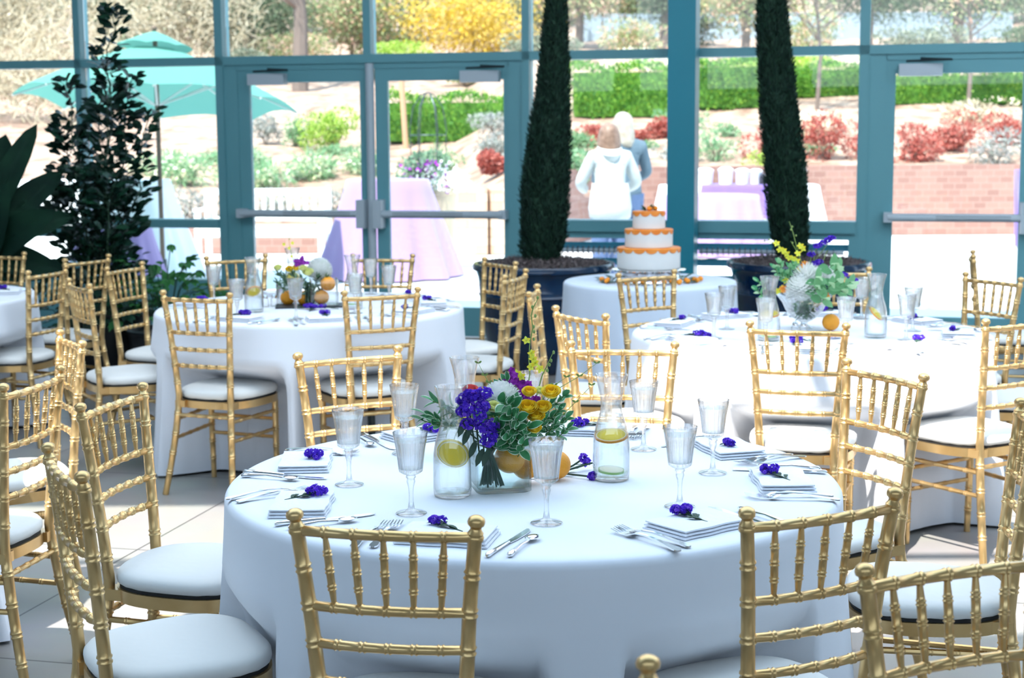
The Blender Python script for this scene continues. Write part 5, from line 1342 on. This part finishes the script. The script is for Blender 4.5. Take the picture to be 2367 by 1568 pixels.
wallpiece([(-26, 20.9), (-6, 20.9), (-.75, 20.9)], .25, 0, .33, 'stone_edging', 'low red stone edging behind the pale bench', 'brick', 'wall')
wallpiece([(-.75, 20.5), (-.3, 20.45), (.42, 20.7)], .35, 0, .84, 'stone_wall', 'stacked tan stone wall right of the tall planter', 'stone', 'wall')
wallpiece([(.40, 20.8), (1.2, 23.65), (9, 23.65), (30, 23.65)], .25, 0, 1.04, 'brick_wall', 'long red brick retaining wall below the flower slope', 'brick', 'wall')

G = {
 'box': leafmat('boxwood_leaves', [(.02, .11, .01), (.08, .26, .02), (.30, .48, .06)], .35, .6),
 'bright': leafmat('spring_green_leaves', [(.16, .36, .03), (.42, .58, .08), (.62, .72, .22)], .4, .6),
 'grey': leafmat('lavender_grey_leaves', [(.20, .24, .20), (.36, .38, .34), (.52, .50, .50)], .25, .8),
 'blade': leafmat('daffodil_leaves', [(.10, .26, .12), (.22, .42, .20), (.40, .56, .36)], .35, .6),
 'white': leafmat('cream_flowers', [(.80, .78, .45), (.90, .88, .66), (.92, .92, .84)], .3, .7),
 'red': leafmat('red_bronze_leaves', [(.32, .05, .04), (.52, .13, .09), (.64, .28, .23)], .3, .6),
 'yellow': leafmat('forsythia_flowers', [(.62, .40, .02), (.75, .54, .07), (.66, .52, .20)], .3, .7),
 'pine': leafmat('pine_needles', [(.05, .09, .045), (.12, .17, .09), (.22, .26, .15)], .2, .8),
 'pink': leafmat('pink_blossom_leaves', [(.18, .27, .10), (.42, .48, .24), (.78, .44, .34)], .35, .7),
 'straw': leafmat('dry_straw_twigs', [(.34, .27, .17), (.55, .47, .33), (.70, .64, .50)], .2, .9),
 'shade': leafmat('far_grey_green', [(.10, .13, .10), (.22, .26, .18), (.45, .46, .34)], .3, .9),
}
PLSEED = [10]
def bush(name, label, x, y, w, h, m, n, size, cat='shrub', core=True, z=None, dy=None, asp=.5, m2=None, n2=0, s2=.05, group=None, shell=.75, lumps=7, part='leaves', part2='blossoms'):
    PLSEED[0] += 1; sd = PLSEED[0]; z0 = (hz(x, y) if z is None else z); dy = dy or w * .8
    t = thing(name, label, cat, (x, y, z0 - .03), 0, group)
    p_, u_ = blob_pts(n, (0, 0, h * .48), (w * .56, dy * .56, h * .60), sd, lumps, shell); p_[:, 2] = np.maximum(p_[:, 2], .01)
    leafcloud(part, G[m], p_, u_, size, t, asp, sd)
    if n2:
        p_, u_ = blob_pts(n2, (0, -.03, h * .52), (w * .58, dy * .58, h * .62), sd, lumps, .9); p_[:, 2] = np.maximum(p_[:, 2], .05); leafcloud(part2, G[m2], p_, u_, s2, t, .8, sd + 1)
    st = MB(); rs = random.Random(sd)
    for _ in range(6): a = rs.uniform(0, 6.28); st.tube([(0, 0, 0), (w * .15 * math.cos(a), dy * .15 * math.sin(a), h * .35), (w * .26 * math.cos(a), dy * .26 * math.sin(a), h * .6)], [.012, .005], 5)
    st.build('stems', M['trunk'], t)
    return t
def hedge(label, x, y, w, d, h, rz=0, n=2600, m='box', size=.07):
    PLSEED[0] += 1; sd = PLSEED[0]; rs = np.random.RandomState(sd); t = thing('clipped_hedge', label, 'hedge', (x, y, hz(x, y) - .05), rz)
    MB().box((0, 0, h * .46), (w * .92, d * .86, h * .88)).build('inner_foliage', G['box'], t, smooth=False)
    f = rs.choice(3, n, p=[.45, .4, .15]); u = rs.uniform(-1, 1, (n, 2)); p_ = np.zeros((n, 3)); dr = np.zeros((n, 3))
    for i in range(n):
        if f[i] == 0: p_[i] = (u[i, 0] * w / 2, -d / 2, (u[i, 1] + 1) / 2 * h); dr[i] = (0, -1, .3)
        elif f[i] == 1: p_[i] = (u[i, 0] * w / 2, u[i, 1] * d / 2, h); dr[i] = (0, 0, 1)
        else: s_ = 1 if u[i, 0] > 0 else -1; p_[i] = (s_ * w / 2, u[i, 1] * d / 2, (abs(u[i, 0])) * h); dr[i] = (s_, 0, .3)
    p_ += rs.normal(0, .045, (n, 3)); p_[:, 2] += .06 * np.sin(p_[:, 0] * 5)
    leafcloud('leaves', G[m], p_, dr, size, t, .55, sd); return t
hedge('bright clipped hedge behind the wire trellis', -1.15, 28.9, 2.3, .9, .78, R(4))
hedge('clipped green hedge between the cypress and the column', 2.15, 29.7, 2.1, .9, .92)
hedge('clipped green hedge right of the column', 4.35, 31.0, 1.5, .9, .88)
hedge('clipped green hedge right of the leaning cypress', 6.3, 33.0, 2.2, .9, .62)
hedge('dark clipped hedge behind the right door', 8.9, 31.5, 3.2, .9, .62, n=3200)
hedge('pale clipped hedge at the right frame edge', 12.6, 32.0, 2.6, .9, .65)
bush('round_shrub', 'round yellow-green shrub seen through the left door', -3.14, 27.9, 1.12, .80, 'bright', 2400, .06, m2='box', n2=300, s2=.05)
for x, y, w, h, lab in ((1.38, 25.9, .66, .42, 'pinkish bronze shrub left of the two people'), (2.14, 26.3, .34, .32, 'small red shrub right of the two people'), (2.55, 27.0, .50, .36, 'red-leaved shrub touching the column'), (4.9, 24.5, 1.0, .74, 'rust red shrub right of the leaning cypress'),
                        (4.1, 24.8, .8, .55, 'dusky red shrub half behind the leaning cypress'), (5.6, 24.7, .7, .42, 'low red shrub at the mullion left of the right door'), (6.2, 24.4, .9, .62, 'red shrub at the left inside the right door pane'), (7.1, 25.3, .9, .66, 'tallest red shrub in the right door pane'), (8.1, 26.0, .9, .46, 'red shrub at the right in the door pane'), (9.0, 26.4, .7, .42, 'red shrub at the right frame edge'), (-.28, 22.3, .42, .30, 'dark red shrub above the stacked tan stones')):
    bush('red_shrub', lab, x, y, w, h, 'red', 1900, .06, group='red shrubs on the slope')
for x, y, w, h, lab in ((-4.97, 24.4, .9, .5, 'daffodil clump right of the umbrella pole'), (-3.75, 24.2, .85, .42, 'daffodil clump at the left inside the left door'), (-3.0, 24.8, .9, .46, 'daffodil clump above the bench back'), (-4.3, 25.6, .9, .42, 'daffodil clump behind the door jamb'), (-2.3, 25.2, .7, .4, 'daffodil clump beside the door astragal'), (-5.6, 25.5, .9, .4, 'daffodil clump behind the umbrella pole')):
    bush('daffodil_clump', lab, x, y, w, h, 'blade', 750, .17, 'daffodils', asp=.10, m2='white', n2=170, s2=.065, group='daffodils on the slope', part='blades', part2='flowers')
for x, y, w, h, lab, m in ((-4.4, 21.7, .9, .46, 'grey lavender mound right of the umbrella pole', 'grey'), (-3.3, 21.8, 1.2, .42, 'grey lavender mound above the bench', 'grey'), (-2.3, 21.7, .9, .40, 'grey lavender mound left of the lilac cloth', 'grey'), (-5.5, 21.8, 1.1, .42, 'grey mound behind the white-clothed table', 'grey'), (-4.4, 28.4, .6, .55, 'grey-green shrub in the upper left door pane', 'grey'), (-3.85, 28.3, .5, .55, 'spiky blue-green shrub in the left door pane', 'blade'),
                           (-.2, 23.6, .7, .42, 'sage green mound above the tan stone wall', 'grey'), (1.0, 24.9, .6, .35, 'low green mound behind the white hoodie', 'blade'), (3.2, 24.6, 1.0, .5, 'pale green mound right of the column', 'blade'), (3.9, 24.1, .7, .3, 'yellow-green mound above the buffet urns', 'bright'), (7.4, 24.1, .9, .62, 'pale grey-green mound above the brick wall', 'grey'), (8.3, 24.2, .8, .6, 'pale mound at the right frame edge', 'grey'), (5.3, 27.4, 1.3, .4, 'pale low mound behind the red shrubs', 'white'), (8.5, 28.8, 1.5, .45, 'straw mound round the young tree', 'straw'), (.9, 22.4, .5, .45, 'green mound where the tan stones meet the brick', 'blade'), (3.1, 27.8, 1.2, .4, 'light green mound below the hedge by the column', 'blade'), (-1.1, 25.6, .6, .45, 'green mound behind the beige planter', 'blade'), (-.3, 26.2, .7, .3, 'small green mound below the trellis hedge', 'grey')):
    bush('ground_shrub', lab, x, y, w, h, m, 700, .09 if m != 'bright' else .05, 'shrub', asp=.25 if m in ('grey', 'blade') else .5)

_rs = random.Random(77)
_n = 0
for x in sorted(_rs.uniform(-6.2, 9.5) for _ in range(30)):
    if _n == 20: break
    b_, yw = hbase(x); y = yw + _rs.uniform(.7, 6.5); m = _rs.choice(['blade', 'grey', 'bright', 'white', 'blade', 'straw'])
    if 27.9 < y < 31.5 and x > 1: continue
    _n += 1
    bush('groundcover', 'small pale groundcover plant on the mulch slope, %s from the left' % ORD[_n - 1], x, y, _rs.uniform(.4, .9), _rs.uniform(.14, .28), m, 420, .06, 'plant', group='groundcover scattered on the mulch slope')
def tree(name, label, x, y, h, cw, ch, m, n, size, trunk_r=.10, seed=1, m2=None, n2=0, shell=.3, crown_z=None, asp=.5, branches=9, lumps=14):
    z0 = hz(x, y); rs = random.Random(seed); t = thing(name, label, 'tree', (x, y, z0 - .05)); b = MB(); cz = crown_z or h - ch / 2
    b.tube([(0, 0, 0), (.05, 0, h * .3), (-.05, .02, h * .6), (0, 0, h * .92)], [trunk_r, trunk_r * .8, trunk_r * .5, trunk_r * .15], 8)
    for k in range(branches):
        a = rs.uniform(0, 6.28); z = rs.uniform(.3, .8) * h; l_ = cw * rs.uniform(.3, .5)
        b.tube([(0, 0, z), (l_ * .5 * math.cos(a), l_ * .5 * math.sin(a), z + l_ * .3), (l_ * math.cos(a), l_ * math.sin(a), z + l_ * .75)], [trunk_r * .4, trunk_r * .12], 5)
    b.build('trunk', M['trunk'], t)
    p_, u_ = blob_pts(n, (0, 0, cz), (cw * .62, cw * .5, ch * .62), seed, lumps, shell); leafcloud('crown', G[m], p_, u_, size, t, asp, seed)
    if n2: p_, u_ = blob_pts(n2, (0, -.1, cz), (cw * .64, cw * .52, ch * .64), seed, lumps, .9); leafcloud('blossom', G[m2], p_, u_, size, t, .8, seed + 5)
    return t
tree('forsythia', 'big yellow forsythia above the right glass door', -1.0, 43.0, 2.6, 4.6, 2.6, 'yellow', 8500, .11, .05, 3, crown_z=1.2)
tree('pine_tree', 'dark spreading pine above the left glass door', -6.9, 42, 4.2, 3.8, 2.4, 'pine', 9000, .16, .20, 5, crown_z=1.5, asp=.2)
tree('pine_tree', 'pine trunk standing on the mulch behind the left door', -4.9, 37, 5.6, 2.4, 1.6, 'pine', 2400, .14, .20, 25, crown_z=3.6, asp=.2)
tree('blossom_tree', 'pink flecked shrubby tree between pine and forsythia', -4.3, 43.0, 2.6, 3.2, 2.4, 'pink', 6500, .12, .06, 6, 'pink', 500, crown_z=1.2)
tree('olive_tree', 'pale green tree behind the left cypress', 1.9, 44.0, 3.4, 3.6, 2.4, 'pink', 6500, .12, .12, 7, crown_z=1.6)
tree('pine_tree', 'grey-green pine left of the steel column', 4.2, 43.0, 4.0, 2.4, 2.1, 'pine', 5200, .14, .20, 8, crown_z=1.55, asp=.2)
tree('olive_tree', 'loose tree between column and leaning cypress', 6.2, 42.0, 3.4, 3.0, 2.2, 'pink', 5200, .12, .12, 9, crown_z=1.6)
tree('pine_tree', 'pine right of the leaning cypress', 9.5, 42.5, 4.0, 3.4, 2.1, 'pine', 6200, .14, .18, 10, crown_z=1.55, asp=.2)
tree('pine_tree', 'pine above the right door, left part', 12.2, 43.5, 4.0, 3.2, 2.1, 'pine', 6200, .14, .18, 11, crown_z=1.55, asp=.2)
tree('pine_tree', 'pine above the right door at the frame edge', 15.6, 44.5, 4.0, 3.8, 2.1, 'pine', 6200, .14, .18, 12, crown_z=1.55, asp=.2)
tree('young_tree', 'slender young tree with pink buds in the right door pane', 8.66, 30.0, 3.6, 2.6, 1.9, 'pink', 1700, .09, .045, 13, crown_z=2.75, branches=16)
tree('young_tree', 'budding tree with red tips behind the leaning cypress', 5.9, 30.5, 3.6, 2.6, 1.8, 'pink', 1700, .09, .045, 14, crown_z=2.7, branches=12)
for x, y, w, h, m, lab in ((-9.0, 37.5, 2.6, 1.3, 'pine', 'dark green shrub behind the umbrella top'), (-7.6, 44.5, 3.2, 1.6, 'shade', 'grey-green shrub at the back left of the dark pine'), (-5.6, 41.0, 2.0, 1.1, 'pink', 'pale flecked shrub beside the pine trunk'), (.6, 44.5, 2.4, 1.3, 'shade', 'grey shrub right of the forsythia'), (3.2, 41.5, 2.2, 1.0, 'pink', 'flecked shrub below the pine by the column'), (5.2, 44.5, 2.2, 1.3, 'shade', 'grey-green shrub in front of the pale band by the column'), (7.7, 41.0, 2.2, 1.2, 'pink', 'flecked shrub right of the leaning cypress'), (10.8, 41.5, 2.6, .8, 'shade', 'low grey shrub above the right door'), (14.0, 42.0, 2.6, .8, 'pine', 'low dark shrub above the right frame edge'), (-3.2, 39.0, 1.6, .6, 'shade', 'low grey shrub behind the left door'), (-1.0, 38.0, 2.0, .6, 'pink', 'low pinkish shrub below the forsythia'), (-2.6, 41.0, 2.4, .9, 'bright', 'low fresh green shrubs under the pink flecked tree'), (1.0, 40.0, 2.6, .8, 'shade', 'grey-green low shrub behind the trellis hedge'), (3.4, 38.0, 3.0, .55, 'white', 'pale hazy shrub bank above the clipped hedge by the column'), (6.4, 38.5, 3.0, .5, 'bright', 'pale green shrub bank above the clipped hedge right of the column'), (9.6, 38.5, 3.2, .5, 'white', 'pale shrub bank above the hedge behind the right door'), (-6.2, 39.0, 1.8, .8, 'shade', 'grey shrub at the foot of the dark pine')):
    bush('slope_shrub', lab, x, y, w, h, m, 2200, .10)
def thicket(label, x, y, w, h, n, m, seed, twigs=500, size=.12):
    rs = random.Random(seed); t = thing('dry_thicket', label, 'bushes', (x, y, hz(x, y) - .1)); b = MB()
    for _ in range(twigs):
        px_, pz, py_ = rs.uniform(-w / 2, w / 2), rs.uniform(0, h), rs.uniform(-1, 1); a = rs.uniform(-1.5, 1.5); l_ = rs.uniform(.3, 1.1)
        b.tube([(px_, py_, pz), (px_ + l_ * .5 * math.sin(a), py_, pz + l_ * .5 * math.cos(a)), (px_ + l_ * math.sin(a + .4), py_ + .1, pz + l_ * math.cos(a + .4))], [.014, .005], 3, cap=False)
    b.build('twigs', G['straw'], t, smooth=False)
    p_, u_ = blob_pts(n, (0, .3, h * .5), (w * .6, 1.2, h * .62), seed, 16, .2); leafcloud('leaves', G[m], p_, u_, size, t, .35, seed)
thicket('tangled pale brush on the bank at the far left', -11.0, 37.0, 5.5, 3.6, 6000, 'straw', 3, 700)
thicket('pale brush behind the green umbrella', -8.3, 40.0, 4.2, 3.0, 5000, 'straw', 5, 500)
thicket('tangled brush at the left frame edge near the banana plant', -10.2, 31.5, 4.4, 1.8, 4200, 'straw', 6, 500, .09)
MB_ = MB().box((0, 0, .4), (12.5, .3, 1.0)); o = MB_.build('pale_band', M['paleband'], smooth=False, loc=(8.3, 46.3, 4.0)); tag(o, 'long pale blue band behind the pines on the slope', 'wall')  # made-up slab for the pale bands above the slope
for i, x in enumerate(range(-16, 20, 4)):
    o = tree('far_tree', 'hazy tree closing the garden at the back, %s from the left' % ORD[i], x, 50 + (i % 3) * 1.5, 3.4, 5.0, 3.4, ['shade', 'pine', 'straw', 'shade'][i % 4], 5200, .22, .2, 30 + i, crown_z=1.6, branches=5); o['group'] = 'hazy belt of trees behind the garden'
